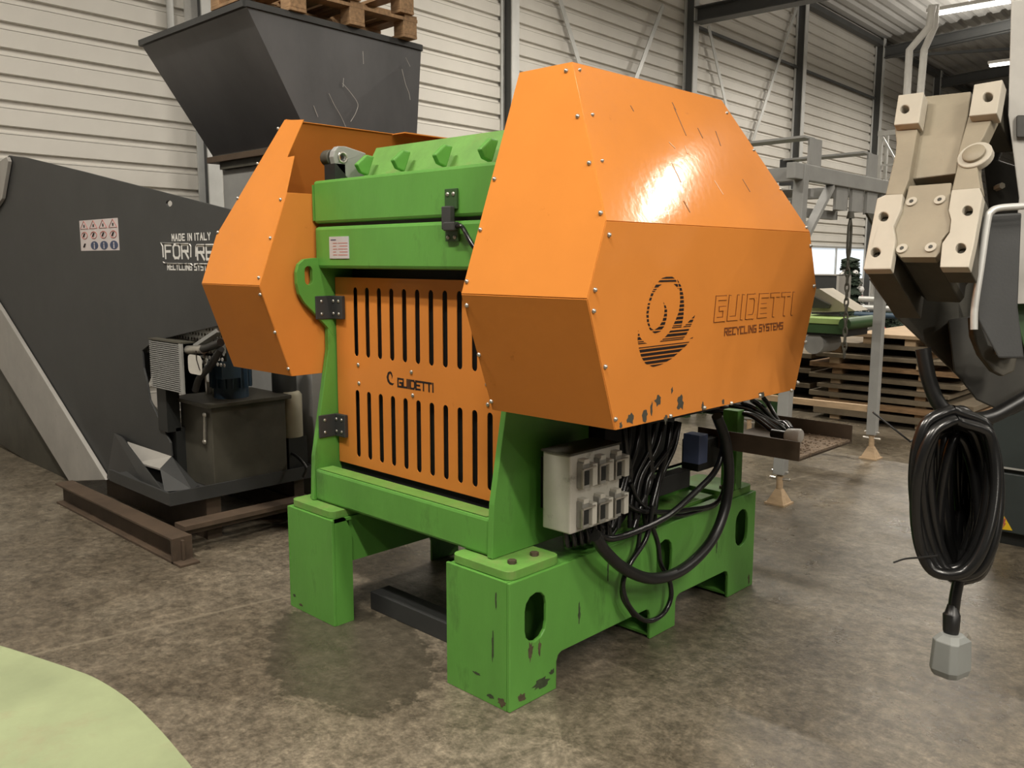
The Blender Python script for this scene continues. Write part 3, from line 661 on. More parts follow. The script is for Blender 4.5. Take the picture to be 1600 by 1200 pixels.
# cables under and beside the box
def cable(name, pts, r, m=CABLE, n=10, par=mach): return MB().tube(spline(pts, 7), r, n).build(name, m, par, smooth=True)
for k in range(7):
    yk = y0b+.03+k*.043; zz = .60
    cable('box_cable', [(bx-.05-.01*(k % 2), yk, zz+.02), (bx-.045, yk+.004, .565), (bx-.06, yk+.03, .535-.004*k), (bx-.08, yk+.10, .535), (bx-.09, yk+.22, .56+.008*k)], .0115)
cable('main_hose', [at(u, v, x=-.15) for u, v in ((1120, 650), (1134, 690), (1139, 745), (1131, 800), (1108, 850), (1066, 890), (1020, 904), (978, 890), (946, 862), (930, 838))], .0235, RUBBER, 14)
cable('loop_cable', [at(u, v, x=-.19) for u, v in ((1020, 790), (1010, 840), (985, 880), (973, 915), (985, 950), (1010, 970), (1035, 960), (1048, 935), (1046, 908), (1032, 880), (1028, 850), (1018, 820))], .0105)
cable('sag_cable', [at(u, v, x=-.18) for u, v in ((1124, 652), (1130, 695), (1118, 735), (1085, 770), (1045, 805), (1000, 828), (955, 842), (930, 832))], .0135)
cable('sag_cable', [at(u, v, x=-.22) for u, v in ((1128, 660), (1134, 740), (1120, 785), (1070, 797), (1030, 800), (990, 795), (960, 765), (945, 740))], .010)
cable('sag_cable', [at(u, v, x=-.24) for u, v in ((985, 755), (1000, 785), (1025, 800), (1060, 805), (1095, 797), (1122, 785), (1134, 745), (1126, 670))], .009)
cable('sag_cable', [at(u, v, x=-.20) for u, v in ((1000, 830), (995, 860), (978, 890), (972, 930), (990, 962))], .009)
for k, (u, du) in enumerate(((985, -10), (1000, -20), (1012, 5), (1024, -30), (1036, -35), (1048, -18), (1062, -28), (975, 10), (1058, -45))):
    cable('drop_cable', [at(u, 660, x=-.26), at(u+du*.3, 700, x=-.25), at(u+du, 745, x=-.26), at(u+du*.8-15, 790, x=-.25), at(u+du*.5-25, 825, x=-.24)], .010+.002*(k % 3))
# dark equipment behind the cables
MB().box((-.44, .64, .60), (-.33, .98, 1.12)).build('drive_block', DARK, mach, bevel=.004)
MB().box((-.36, 1.25, .66), (-.27, 1.46, .80)).box((-.34, .95, .60), (-.28, 1.20, .68)).build('valve_block', DARK, mach, bevel=.003)
a = at(1098, 700, x=-.22)
MB().box((-.30, a.y-.035, a.z-.07), (-.215, a.y+.035, a.z+.06)).build('blue_connector', BLUEGREY, mach, bevel=.004)
MB().prism([(-.50, .60, HB+.002), (-.50, 1.50, HB+.002), (-.50, 1.50, .63), (-.50, .60, .63)], (.03, 0, 0)).build('rear_channel_web', GREEN, mach)
MB().box((-.50, .60, HB+.002), (-.33, 1.50, HB+.014)).build('rear_channel_foot', GREEN_TOP, mach)
MB().box((-.50, .60, .618), (-.40, 1.50, .63)).build('rear_channel_top', GREEN_TOP, mach)
a = at(1143, 735, x=-.30); MB().box((-.34, a.y-.03, ZP), (-.26, a.y+.03, .90)).build('rear_post', GREEN, mach, bevel=.003)
MB().box((-1.5, 1.35, 1.0), (-.35, 1.65, 1.85)).build('rear_body', DKGREEN, mach)
MB().box((-.42, .64, .98), (-.12, 1.16, 1.06)).build('under_frame', DARK, mach)
# discharge channel at the back right, with cable ends lying in it
yt0, yt1 = 1.42, 1.96; zt = .745; xt0, xt1 = -.38, .125
tr = MB().box((xt0, yt0, zt), (xt1, yt1, zt+.008)).box((xt0, yt0-.006, zt), (xt1, yt0, zt+.085)).box((xt0, yt1, zt), (xt1, yt1+.006, zt+.085)).build('discharge_channel', RUSTBROWN, mach)
mb = MB(); rnd = random.Random(5)
for k in range(420):
    x_, y_ = rnd.uniform(-.12, xt1-.004), rnd.uniform(yt0+.01, yt1-.01); s_ = rnd.uniform(.003, .011)
    mb.tube([(x_, y_, zt+.006), (x_+rnd.uniform(-s_, s_), y_+rnd.uniform(-s_, s_), zt+.010+s_)], [s_, s_*.4], 5)
mb.build('debris', DEBRIS, tr, kind='stuff')
MB().box((-.12, yt0+.004, zt+.008), (xt1-.004, yt1-.004, zt+.016)).build('dust_layer', DEBRIS, tr)
for k in range(7):
    pts = [at(1085+k*18, 640-k*3, y=1.55+.03*k), at(1130+k*12, 646-k*2, y=1.6+.03*k), at(1170+k*8, 648+k*2, y=1.62+.02*k), at(1205+k*4, 672-k*2, y=1.64+.015*k), at(1225+k*2, 682-k*2, y=1.66)]
    cable('channel_cable', pts, .011+.003*(k % 2), CABLE)
pa, pb = at(1228, 680, y=1.62), at(1250, 681, y=1.62)
MB().cyl(pa-X*.07, pa, .020, 12).build('plug_gland', RUBBER, mach, smooth=True)
MB().tube([pa, pa+X*.012, pb, pb+X*.006], [.024, .033, .033, .028], 14).build('white_plug', WHITEINK, mach, smooth=True)

# ================================================================== BLACK FEEDER MACHINE AT LEFT
YP = .14
def bp(u, v, y=YP): return at(u, v, y=y)
fe = thing('scrap_feeder', 'charcoal recycling feeder with slanted side panel and white lettering', 'machine', (-3.4, .3, 0))
out = [(14, 243), (40, 246), (130, 268), (250, 299), (370, 330), (348, 390), (342, 440), (345, 508), (285, 522), (240, 533), (222, 548), (224, 575), (229, 595), (234, 625), (248, 655), (266, 692), (268, 713), (200, 690), (181, 677), (192, 684), (254, 768), (240, 778), (165, 748), (110, 660), (0, 482), (-60, 385), (-25, 300), (4, 250)]
hole = [bp(264+4.8*math.cos(t*math.pi/6), 318+5*math.sin(t*math.pi/6)) for t in range(12)]
pan = MB().prism([bp(u, v) for u, v in out], (0, .012, 0), [hole]).build('side_panel', BLACKPAINT, fe, bevel=.002)
MB().prism([bp(u, v, .78) for u, v in [(60, 300), (300, 360), (300, 480), (260, 520), (230, 600), (180, 640), (100, 560), (0, 400), (-30, 330)]], (0, .012, 0)).build('rear_panel', BLACKPAINT, fe)
# belly plates between the panels
def strip(p, q, y0, y1, name, m, par=fe, th=.01):
    p, q = Vector(p), Vector(q); n = (q-p).cross(Y).normalized()*th
    return MB().hexa([(p.x, y0, p.z), (q.x, y0, q.z), (q.x, y1, q.z), (p.x, y1, p.z)], [(p.x+n.x, y0, p.z+n.z), (q.x+n.x, y0, q.z+n.z), (q.x+n.x, y1, q.z+n.z), (p.x+n.x, y1, p.z+n.z)]).build(name, m, par)
strip(bp(-58, 385), bp(163, 744), YP+.013, .77, 'belly_plate', OLIVE)
# pale bar along the slanted edge and olive side plate beyond it
MB().prism([bp(u, v, YP-.035) for u, v in ((-60, 385), (2, 485), (165, 750), (108, 752), (-60, 478))], (0, .03, 0)).build('pale_edge_bar', LIGHTSTRIP, fe, bevel=.003)
MB().prism([bp(u, v, YP-.03) for u, v in ((-60, 290), (10, 245), (13, 252), (3, 310), (-55, 400))], (0, .025, 0)).build('pale_edge_bar', LIGHTSTRIP, fe, bevel=.002)
MB().prism([bp(u, v, YP+.02) for u, v in ((-60, 478), (112, 758), (96, 757), (50, 725), (0, 694), (-60, 650))], (0, .05, 0)).build('olive_side_plate', OLIVE, fe)
# warning sticker
a, b = bp(124, 345), bp(187, 391); ys = YP-.001
st = MB().box((a.x, ys, b.z), (b.x, YP, a.z)).build('warning_sticker', STICKER, fe)
mr, mk, mbl = MB(), MB(), MB(); w_, h_ = (b.x-a.x)/4, (a.z-b.z)/3
for r in range(3):
    for k in range(4):
        cx, cz = a.x+w_*(k+.5), a.z-h_*(r+.5); q = h_*.42; qx = w_*.40
        if r == 0:
            t3 = [(cx-qx, cz-q*.8), (cx+qx, cz-q*.8), (cx, cz+q)]
            for i in range(3): mr.bar((t3[i][0], ys-.0005, t3[i][1]), (t3[(i+1) % 3][0], ys-.0005, t3[(i+1) % 3][1]), .001, .0045, Y)
            mk.box((cx-.010, ys-.001, cz-q*.5), (cx+.010, ys, cz+q*.15))
        elif r == 1:
            c_ = ellipse((cx, ys-.0005, cz), X, Z, qx*.8, q*.8, 12); mr.tube(c_+[c_[0]], .0025, 4, False)
            mk.bar((cx-q*.5, ys-.0006, cz-q*.4), (cx+q*.4, ys-.0006, cz+q*.5), .001, .016, Y)
        else:
            if k == 0: mk.bar((cx-q*.5, ys-.0006, cz-q*.4), (cx+q*.4, ys-.0006, cz+q*.5), .001, .018, Y)
            else:
                mbl.prism(ellipse((cx, ys-.0003, cz), X, Z, qx, q, 14), (0, -.0006, 0))
mr.build('sticker_print', REDINK, st, kind='stuff'); mk.build('sticker_print', INK, st, kind='stuff'); mbl.build('sticker_print', BLUEINK, st, kind='stuff')
mb = MB()
for k in range(1, 4):
    cx, cz = a.x+w_*(k+.5), a.z-h_*2.5; q = min(w_, h_)*.42
    mb.prism(rrect((cx, ys-.0012, cz-.3*q), X, Z, q*.25, q*.45, q*.1), (0, -.0006, 0)); mb.prism(ellipse((cx, ys-.0012, cz+q*.45), X, Z, q*.25, q*.25, 8), (0, -.0006, 0))
mb.build('sticker_print', STICKER, st, kind='stuff')
# white lettering
mb = MB()
p = bp(269, 376); q = bp(333, 378); u_ = (q.x-p.x)/14.6
strokes(mb, 'MADE IN ITALY', (p.x, YP-.0002, p.z), X, Z, .033, u_*.80, u_*.50, .0075, -Y)
p = bp(259, 403); u_ = .082
strokes(mb, 'FOR', (p.x, YP-.0002, p.z), X, Z, .072, .073, .027, .0145, -Y)
p2 = bp(309, 405); strokes(mb, 'REC', (p2.x, YP-.0002, p2.z), X, Z, .072, .073, .027, .0145, -Y)
p3 = bp(262, 421); strokes(mb, 'RECYCLING SYSTEMS', (p3.x, YP-.0002, p3.z), X, Z, .032, .0245, .0115, .0075, -Y)
fk = [0]
def frame_line(pts):
    for (a, b) in zip(pts, pts[1:]):
        a3, b3 = bp(*a), bp(*b); fk[0] += 1; mb.bar((a3.x, YP-.0005, a3.z), (b3.x, YP-.0005, b3.z), .001+.0002*(fk[0] % 4), .012, Y)
frame_line([(252, 379), (271, 380)]); frame_line([(275, 380), (297, 381), (299, 385), (299, 402)]); frame_line([(252, 379), (255, 385), (256, 402)])
frame_line([(256, 409), (258, 411), (299, 412), (302, 415)]); frame_line([(307, 401), (307, 385), (309, 382), (345, 383)]); frame_line([(305, 415), (309, 412), (345, 413)])
mb.build('white_lettering', WHITEINK, pan)
# pocket at the lower corner
MB().prism([bp(199, 690), bp(268, 713), bp(250, 732, YP-.10), bp(213, 722, YP-.05)], (0, 0, -.01)).build('pocket_shelf', LIGHTSTRIP, fe)
MB().prism([bp(180, 677, YP-.004), bp(192, 683, YP-.02), bp(256, 767, YP-.15), bp(240, 778, YP-.15), bp(168, 747, YP-.01)], (.004, -.008, 0)).build('pocket_cheek', BLACKPAINT, fe)
MB().prism([bp(268, 713), bp(309, 758, YP+.02), bp(300, 765, YP-.04), bp(257, 768, YP-.14), bp(250, 732, YP-.10)], (0, .01, -.01)).build('pocket_ramp', BLACKPAINT, fe)
MB().prism([bp(199, 692, YP+.06), bp(268, 715, YP+.06), bp(262, 770, YP+.06), bp(205, 760, YP+.06)], (0, .01, 0)).build('pocket_back', DARK, fe)
# drip tray, skids
xe = -2.80; TY = YP-.16; tq = at(253, 776, x=xe).z
MB().box((-3.62, TY+.02, .262), (xe-.01, .88, .30)).build('drip_tray', BLACKPAINT, fe)
for nm, lo, hi in (('tray_wall', (xe-.012, TY-.02, .26), (xe, .90, .335)), ('tray_wall', (-3.62, TY-.02, .26), (xe-.012, TY-.005, .33)), ('tray_wall', (-3.62, .885, .26), (xe-.012, .90, .33))):
    MB().box(lo, hi).build(nm, BLACKPAINT, fe)
for ys_ in (-.13, .76):
    sk = MB().box((-4.30, ys_, 0), (-2.52, ys_+.11, .014)).box((-4.30, ys_, .125), (-2.62, ys_+.11, .139)).box((-4.30, ys_+.045, .014), (-2.58, ys_+.06, .125)).build('skid', RUSTBROWN, fe, bevel=.002)
    MB().box((-4.30, ys_+(.33 if ys_ < 0 else .02), .0), (-2.86, ys_+(.42 if ys_ < 0 else .09), .262)).build('skid_riser', RUSTBROWN, fe)
    MB().box((-2.62, ys_-.0, .0), (-2.60, ys_+.11, .139)).build('skid_end', RUSTBROWN, fe)
MB().box((-2.80, -.02, .14), (-2.68, .76, .165)).box((-2.75, -.02, .10), (-2.735, .76, .14)).build('skid_tie', RUSTBROWN, fe)
# hydraulic pack: tank, motor, cooler, reservoir
tk = MB().box((-3.20, .235, .30), (-2.817, .71, .775)).build('oil_tank', OLIVE, fe, bevel=.004)
MB().box((-3.26, .20, .775), (-2.79, .74, .797)).build('tank_lid', OLIVE, tk, bevel=.003)
a = at(322, 648, y=.23); b = at(322, 690, y=.23)
MB().tube([(a.x, .222, a.z), (b.x, .222, b.z)], .009, 8).dome((a.x, .222, a.z), -Y, .016, .012).dome((b.x, .222, b.z), -Y, .016, .012).build('sight_gauge', STEEL, tk, smooth=True)
c = at(343, 618, z=.80)
MB().cyl((c.x, c.y, .797), (c.x, c.y, .84), .038, 16).build('filler_cap', BRASS, tk, smooth=True, bevel=.004)
MB().cyl((c.x-.15, c.y+.02, .797), (c.x-.15, c.y+.02, .87), .03, 14).build('filter_head', STEEL, tk, smooth=True)
mo = MB().cyl((-2.98, .45, .797), (-2.98, .45, 1.14), .10, 20).build('motor', BLUE, fe, smooth=True)
for k in range(16):
    t = 2*math.pi*k/16; c_, s_ = math.cos(t), math.sin(t)
    MB().bar((-2.98+.11*c_, .45+.11*s_, .86), (-2.98+.11*c_, .45+.11*s_, 1.10), .008, .024, (c_, s_, 0)).build('cooling_fin', BLUE, mo)
MB().box((-2.88, .30, .93), (-2.80, .42, 1.12)).build('motor_terminal_box', BLUE, mo, bevel=.004)
mo2 = MB().cyl((-2.95, .79, .72), (-2.95, .79, 1.05), .075, 18).build('pump_motor', DARK, fe, smooth=True)
MB().box((-3.0, .74, .30), (-2.90, .84, .72)).build('motor_stand', DARK, fe)
# grilled oil cooler
yc0 = YP-.05; ca, cb = at(232, 530, y=yc0), at(283, 545, y=yc0)
ch = at(283, 616, y=yc0)
co = MB().box((ca.x, yc0+.012, ch.z), (cb.x, yc0+.13, ca.z)).build('oil_cooler', DARK, fe)
n = 24
for k in range(n):
    zz = ch.z+.01+(ca.z-ch.z-.02)*k/(n-1)
    MB().box((ca.x+.004, yc0, zz-.003), (cb.x-.03, yc0+.014, zz+.003)).build('grille_bar', GREYSTEEL, co)
MB().box((cb.x-.03, yc0-.002, ch.z), (cb.x, yc0+.14, ca.z)).build('cooler_end', GREYSTEEL, co, bevel=.003)
MB().box((ca.x, yc0-.002, ca.z), (cb.x, yc0+.14, ca.z+.008)).build('cooler_top', OLIVE, co)
MB().box((ca.x-.02, yc0+.04, .60), (ca.x+.10, yc0+.12, ch.z+.05)).build('cooler_stand', DARK, fe)
MB().box((ca.x-.05, YP+.04, .30), (ca.x+.10, YP+.2, .62)).build('pump_bracket', DARK, fe)
# perforated guard behind
YG = .20
g0, g1, g2, g3 = [at(u, v, y=YG) for u, v in ((214, 552), (214, 535), (352, 500), (352, 552))]
holes = []
xs0, xs1 = g0.x+.02, g3.x-.02; r = 0; zz = g0.z+.015
while zz < g2.z:
    xx = xs0+(.018 if r % 2 else 0)
    while xx < xs1:
        zl = g1.z+(g2.z-g1.z)*(xx-g1.x)/(g2.x-g1.x)
        if zz < zl-.02: holes.append([Vector((xx+.011*math.cos(t*math.pi/3), YG, zz+.011*math.sin(t*math.pi/3))) for t in range(6)])
        xx += .036
    zz += .031; r += 1
MB().prism([g0, g1, g2, g3], (0, .004, 0), holes).build('perforated_guard', BRACEM, fe)
MB().box((g0.x, YG+.05, 1.05), (g3.x-.1, YG+.06, 1.32)).build('guard_backing', DARK, fe)
MB().bar(at(309, 540, y=.17), at(345, 516, y=.17), .02, .05, Y).build('guard_strut', GREYSTEEL, fe)
cable('hydraulic_hose', [at(u, v, y=.13) for u, v in ((287, 547), (305, 547), (325, 543), (345, 535))], .022, RUBBER, 10, fe)
MB().cyl(at(287, 547, y=.13), at(318, 546, y=.13), .025, 12).build('hose_fitting', STEEL, fe, smooth=True)
cable('hydraulic_hose', [at(u, v, y=.15) for u, v in ((345, 545), (330, 570), (312, 590), (305, 610))], .02, RUBBER, 10, fe)
a, b = at(293, 553, y=.085), at(316, 587, y=.085)
tg = MB().prism(rrect(((a.x+b.x)/2, .085, (a.z+b.z)/2), X, Z, abs(b.x-a.x)/2, abs(a.z-b.z)/2, .03), (0, .002, 0)).build('paper_tag', PAPER, fe)
MB().bar(at(306, 548, y=.08), at(307, 562, y=.08), .004, .004).bar(at(307, 562, y=.08), at(312, 578, y=.08), .004, .004).build('tag_string', INK, tg)
c = at(455, 655, y=.80); MB().tube([(c.x, .80, .52), (c.x, .80, .78), (c.x, .80, .80)], [.07, .07, .055], 18).build('reservoir', CREAMCAN, fe, smooth=True)
MB().box((c.x-.12, .74, .30), (c.x+.06, .87, .52)).build('reservoir_stand', DARK, fe)
cable('reservoir_hose', [at(u, v, y=.79) for u, v in ((432, 600), (441, 612), (445, 630), (446, 650))], .010, RUBBER, 8, fe)
cable('floor_hose', [at(u, v, y=.76) for u, v in ((445, 705), (462, 712), (478, 730), (474, 745))], .009, RUBBER, 8, fe)

# ================================================================== HOPPER, ITS STAND AND PALLETS
hp = thing('hopper', 'large dark steel hopper raised on a stand against the wall', 'hopper', (-3.4, 1.2, 2.30))
zt_, zb_ = 3.0, 2.315
T = [Vector(p) for p in ((-4.085, .51, zt_), (-2.77, .518, zt_), (-2.845, 1.845, zt_), (-4.16, 1.84, zt_))]
B = [Vector(p) for p in ((-3.985, .925, zb_), (-2.80, .93, zb_), (-2.86, 1.80, zb_), (-4.04, 1.80, zb_))]
for k, nm in enumerate(('front_sheet', 'side_sheet', 'back_sheet', 'wall_side_sheet')):
    a, b, c, d = T[k], T[(k+1) % 4], B[(k+1) % 4], B[k]; nn = (b-a).cross(d-a).normalized()*.006
    MB().hexa([a, b, c, d], [a+nn, b+nn, c+nn, d+nn]).build(nm, HOPPERM, hp)
for k in range(4):
    MB().bar(T[k], T[(k+1) % 4], .03, .035).build('rim_bar', BLACKPAINT, hp)
MB().prism(B, (0, 0, -.01)).build('hopper_floor', DARK, hp)
for pl in (((514, 146), (523, 165), (533, 182), (541, 200)), ((535, 130), (548, 145), (559, 162), (556, 176), (548, 190)), ((628, 108), (634, 132), (639, 145), (641, 156)), ((490, 165), (497, 183)), ((567, 80), (568, 100)), ((634, 90), (641, 104)), ((537, 122), (536, 136))):
    pts = [at(u, v, x=-2.795) for u, v in pl]
    MB().tube(spline(pts, 4), .0017, 5).build('chalk_scratch', LIGHTSTRIP, hp)
sd = thing('hopper_stand', 'pale grey box stand with rusty top bar under the dark hopper', 'stand', (-3.4, 1.35, 0))
MB().box((-3.92, .96, 0), (-2.90, 1.78, 2.215)).build('stand_body', GREYSTEEL, sd, bevel=.004)
MB().box((-4.02, .90, 2.262), (-2.82, 1.80, 2.303)).build('top_frame', RUSTBROWN, sd, bevel=.003)
MB().box((-3.90, .93, 2.215), (-2.92, 1.76, 2.262)).build('packing', OLIVE, sd)
def pallet(z0, x0, y0, lab, ang=0, ln=.95, wd=.86):
    e = thing('wooden_pallet', lab, 'pallet', (x0, y0, z0), 'pallets on the hopper')
    for a in (-1, 0, 1):
        MB().box((x0-wd/2, y0+a*(ln/2-.06)-.055, z0), (x0+wd/2, y0+a*(ln/2-.06)+.055, z0+.018)).build('bottom_board', WOOD, e)
        for b in (-1, 0, 1):
            MB().box((x0+b*(wd/2-.05)-.05, y0+a*(ln/2-.06)-.055, z0+.018), (x0+b*(wd/2-.05)+.05, y0+a*(ln/2-.06)+.055, z0+.10)).build('block', WOOD, e, bevel=.003)
    for b in (-1, 0, 1): MB().box((x0+b*(wd/2-.05)-.05, y0-ln/2, z0+.10), (x0+b*(wd/2-.05)+.05, y0+ln/2, z0+.120)).build('stringer_board', WOOD, e)
    for k in range(5):
        xk = x0-wd/2+.06+k*(wd-.12)/4 if False else None
        yk = y0-ln/2+.055+k*(ln-.11)/4; MB().box((x0-wd/2, yk-.05, z0+.120), (x0+wd/2, yk+.05, z0+.138)).build('deck_board', WOOD, e)
    return e
pallet(3.019, -3.18, 1.26, 'lower wooden pallet lying on the hopper rim')
pallet(3.158, -3.16, 1.22, 'upper wooden pallet stacked on the first one over the hopper')

# ================================================================== GREY LIFTING FRAME
GA = math.radians(2.5); gd = Vector((-math.sin(GA), math.cos(GA), 0)); gn = Vector((math.cos(GA), math.sin(GA), 0))
gO = Vector((-.85, 3.22, 0))
def gp(s, t, z): return gO+gd*s+gn*t+Z*z
ga = thing('lifting_frame', 'tall grey lifting frame with bracketed top beam and splayed feet', 'frame', (gO.x, gO.y, 0))
HT = 2.17
def leg(s, t, ztop, lean=0):
    l = MB().bar(gp(s, t, .20), gp(s+lean, t, ztop), .075, .075, gn).build('leg', GREYSTEEL, ga, bevel=.004)
    MB().cyl(gp(s, t, .09), gp(s, t, .21), .022, 12).build('foot_screw', WOOD_PALE, l, smooth=True)
    f_ = MB(); f_.tube([gp(s, t, 0), gp(s, t, .012)], [.10, .10], 4).tube([gp(s, t, .012), gp(s, t, .10)], [.085, .03], 4).build('foot_plate', WOOD_PALE, l)
    MB().cyl(gp(s, t-.07, .17), gp(s, t+.07, .17), .010, 8).cyl(gp(s, t-.06, .22), gp(s, t+.06, .22), .008, 8).build('foot_pin', STEEL, l)
leg(0, 0, HT+.05, .12); leg(1.79, -.02, HT-.02); leg(1.79, -1.1, HT-.05); leg(.05, -1.1, HT, .1)
MB().bar(gp(-.05, 0, HT), gp(2.1, 0, HT), .06, .10).build('top_beam', GREYSTEEL, ga, bevel=.004)
MB().bar(gp(-.02, -1.1, HT), gp(2.1, -1.1, HT), .06, .10).build('top_beam', GREYSTEEL, ga, bevel=.004)
for s in (.12, 1.79):
    MB().bar(gp(s, -1.07, HT-.01), gp(s, -.03, HT-.01), .06, .09).build('cross_bar', GREYSTEEL, ga, bevel=.004)
MB().bar(gp(.30, -1.07, HT-.12), gp(.30, .0, HT-.12), .05, .05).build('cross_bar', GREYSTEEL, ga)
MB().bar(gp(.16, .0, HT-.46), gp(.60, .0, HT-.06), .03, .06, gn).build('knee_brace', GREYSTEEL, ga)
for s, h_ in ((.26, .20), (1.32, .20)):
    MB().bar(gp(s-.0, .02, HT+.02), gp(s-.0, .02, HT+.02+h_), .20, .012, gn).build('cradle_plate', GREYSTEEL, ga)
    MB().bar(gp(s-.09, .02, HT+.02+h_), gp(s-.09, -.60, HT+.02+h_-.01), .16, .014).build('cradle_arm', GREYSTEEL, ga)
    MB().bar(gp(s-.09, -.60, HT+.02), gp(s-.09, -.60, HT+.02+h_), .05, .10, gn).build('cradle_back', BLACKPAINT if s > 1 else GREYSTEEL, ga)
MB().bar(gp(.17, -.60, HT+.21), gp(.17, -.84, HT+.06), .05, .10).build('cradle_tongue', BLACKPAINT, ga)
for k in range(4):
    MB().bar(gp(.80+k*.30, .0, HT-.05), gp(.80+k*.30, .0, HT-.21), .22, .02, gn).build('hanger_plate', GREYSTEEL, ga)
    MB().bar(gp(.80+k*.30+.10, -.04, HT-.05), gp(.80+k*.30+.10, -.04, HT-.21), .015, .10, gn).build('hanger_rib', GREYSTEEL, ga)
MB().bar(gp(.30, -.10, HT-.24), gp(.95, -.10, HT-.24), .05, .06).build('lower_rail', GREYSTEEL, ga)
MB().prism([gp(1.28, .02, HT-.21), gp(1.85, .02, HT-.21), gp(1.85, .02, HT-.52)], -gn*.02).build('corner_gusset', OLIVE, ga)
MB().bar(gp(1.79, -1.07, .41), gp(1.79, -.03, .41), .05, .05).build('low_tie_bar', WOOD_PALE, ga)
# chain hanging from the top beam
cp = at(1330, 320, x=gp(1.0, 0, 0).x); cs = (cp-gO).dot(gd)
chn = thing('hanging_chain', 'dark steel lifting chain with turnbuckle hanging from the grey frame', 'chain', gp(cs, 0, 1.0))
zt_ = HT-.21
MB().tube([gp(cs, 0, zt_+.0), gp(cs, 0, zt_-.05)], [.02, .03], 10).build('shackle', OLIVE, chn, smooth=True)
tb = MB(); zz = zt_-.05
for dx in (-.028, .028): tb.tube([gp(cs, 0, zz), gp(cs+dx*.9, 0, zz-.06), gp(cs+dx, 0, zz-.10), gp(cs+dx, 0, zz-.20), gp(cs+dx*.9, 0, zz-.24), gp(cs, 0, zz-.30)], .010, 8)
tb.build('turnbuckle', OLIVE, chn, smooth=True)
zz -= .30; k = 0; sw_ = 0
while zz > .95:
    ax = gd if k % 2 == 0 else gn
    c_ = gp(cs+.0022*k, 0, zz-.035); lp = [c_+ax*.014*math.cos(t*math.pi/6)+Z*.036*math.sin(t*math.pi/6) for t in range(13)]
    MB().tube(lp, .0065, 6, False).build('chain_link', OLIVE, chn, smooth=True); zz -= .054; k += 1

# ================================================================== STACK OF BOARDS
yS = 6.5; rnd = random.Random(11)
levels = [(.05, .065), (.15, .06), (.235, .05), (.33, .04), (.42, .045), (.53, .05), (.645, .04), (.76, .04), (.87, .035)]
names = ['bottom', 'second', 'third', 'fourth', 'fifth', 'sixth', 'seventh', 'eighth', 'topmost']
prev = 0
for k, ((z0, h_), nm) in enumerate(zip(levels, names)):
    x0 = -2.15+rnd.uniform(-.08, .08); x1 = (-.62 if k < 3 else -.78)+rnd.uniform(-.06, .06) if k < 7 else -.95; yy = yS+rnd.uniform(-.05, .05)
    if k == 8: x0 = -1.75; x1 = -.98
    m = WOOD_PALE if k in (8,) else (WOOD if k in (1, 5) else SHEETM)
    tag(MB().box((x0, yy, z0), (x1, yy+1.5, z0+h_)).build('stacked_board', m, bevel=.003), nm + ' board of the stack behind the grey lifting frame', 'board', 'boards in the stack')
    for xs in (-1.62, -1.22) if k == 8 else (-1.95, -1.1):
        tag(MB().box((xs-.05, yy+.05, prev), (xs+.05, yy+1.4, z0)).build('spacer_block', WOOD if k % 2 else WOOD_PALE), 'wooden spacer under the ' + nm + ' board, ' + ('left' if xs < -1.4 else 'right') + ' of the pair', 'spacer', 'spacers in the stack')
    prev = z0+h_
names2 = ['lowest', 'second', 'third', 'upper']
for k in range(4):
    z0 = .10+k*.16; e = MB().box((-3.4, 6.75, z0), (-2.30, 8.2, z0+.05))
    tag(e.build('side_board', SHEETM, bevel=.003), names2[k]+' dark board of the left stack behind the orange housing', 'board', 'boards in the left stack')
    tag(MB().box((-2.75, 6.8, z0-.11 if k else 0), (-2.55, 8.1, z0)).build('side_spacer', BLACKPAINT), 'dark spacer under the '+names2[k]+' board of the left stack', 'spacer', 'spacers in the left stack')

# ================================================================== GREEN CONVEYOR AND THINGS FURTHER BACK
gc = thing('green_conveyor', 'low green conveyor bed seen right behind the orange housing', 'conveyor', (-2.2, 5.6, 0))
MB().box((-3.2, 5.45, 1.05), (-1.40, 6.0, 1.10)).build('bed_plate', LIME, gc, bevel=.004)
MB().box((-3.2, 5.47, .965), (-1.42, 5.50, 1.05)).build('bed_side', DKGREEN, gc)
MB().box((-3.2, 5.50, .94), (-1.42, 5.98, 1.05)).build('bed_under', DARK, gc)
MB().cyl((-1.40, 5.42, 1.06), (-1.40, 6.02, 1.06), .055, 14).build('end_roller', DKGREEN, gc, smooth=True)
MB().cyl((-1.72, 5.52, .86), (-1.72, 5.90, .86), .095, 16).build('drive_drum', GREYSTEEL, gc, smooth=True)
for x_ in (-3.1, -2.25): MB().box((x_-.04, 5.55, 0), (x_+.04, 5.63, .96)).box((x_-.04, 5.87, 0), (x_+.04, 5.95, .96)).build('stand_leg', DKGREEN, gc)
MB().prism([at(u, v, y=5.75) for u, v in ((1270, 452), (1280, 451), (1336, 486), (1290, 488), (1262, 488))], (0, .3, 0)).build('feed_chute', TAN, gc)
MB().prism([at(u, v, y=5.70) for u, v in ((1268, 462), (1296, 476), (1294, 482), (1266, 481))], (0, .04, 0)).build('chute_slot', JAWDARK, gc)
bc = thing('dark_cabinet', 'dark box on a stand beside the decorated fir tree', 'cabinet', (-3.3, 8.6, 0))
a, b = at(1262, 430, y=8.45), at(1310, 465, y=8.45)
MB().box((a.x, 8.45, b.z-.1), (b.x-.03, 8.8, a.z)).build('cabinet_body', BLACKPAINT, bc, bevel=.004)
MB().box((b.x-.03, 8.44, b.z-.1), (b.x, 8.8, a.z+.01)).build('cabinet_edge', LIGHTSTRIP, bc)
MB().box((a.x, 8.44, a.z), (b.x, 8.8, a.z+.012)).build('cabinet_top', LIGHTSTRIP, bc)
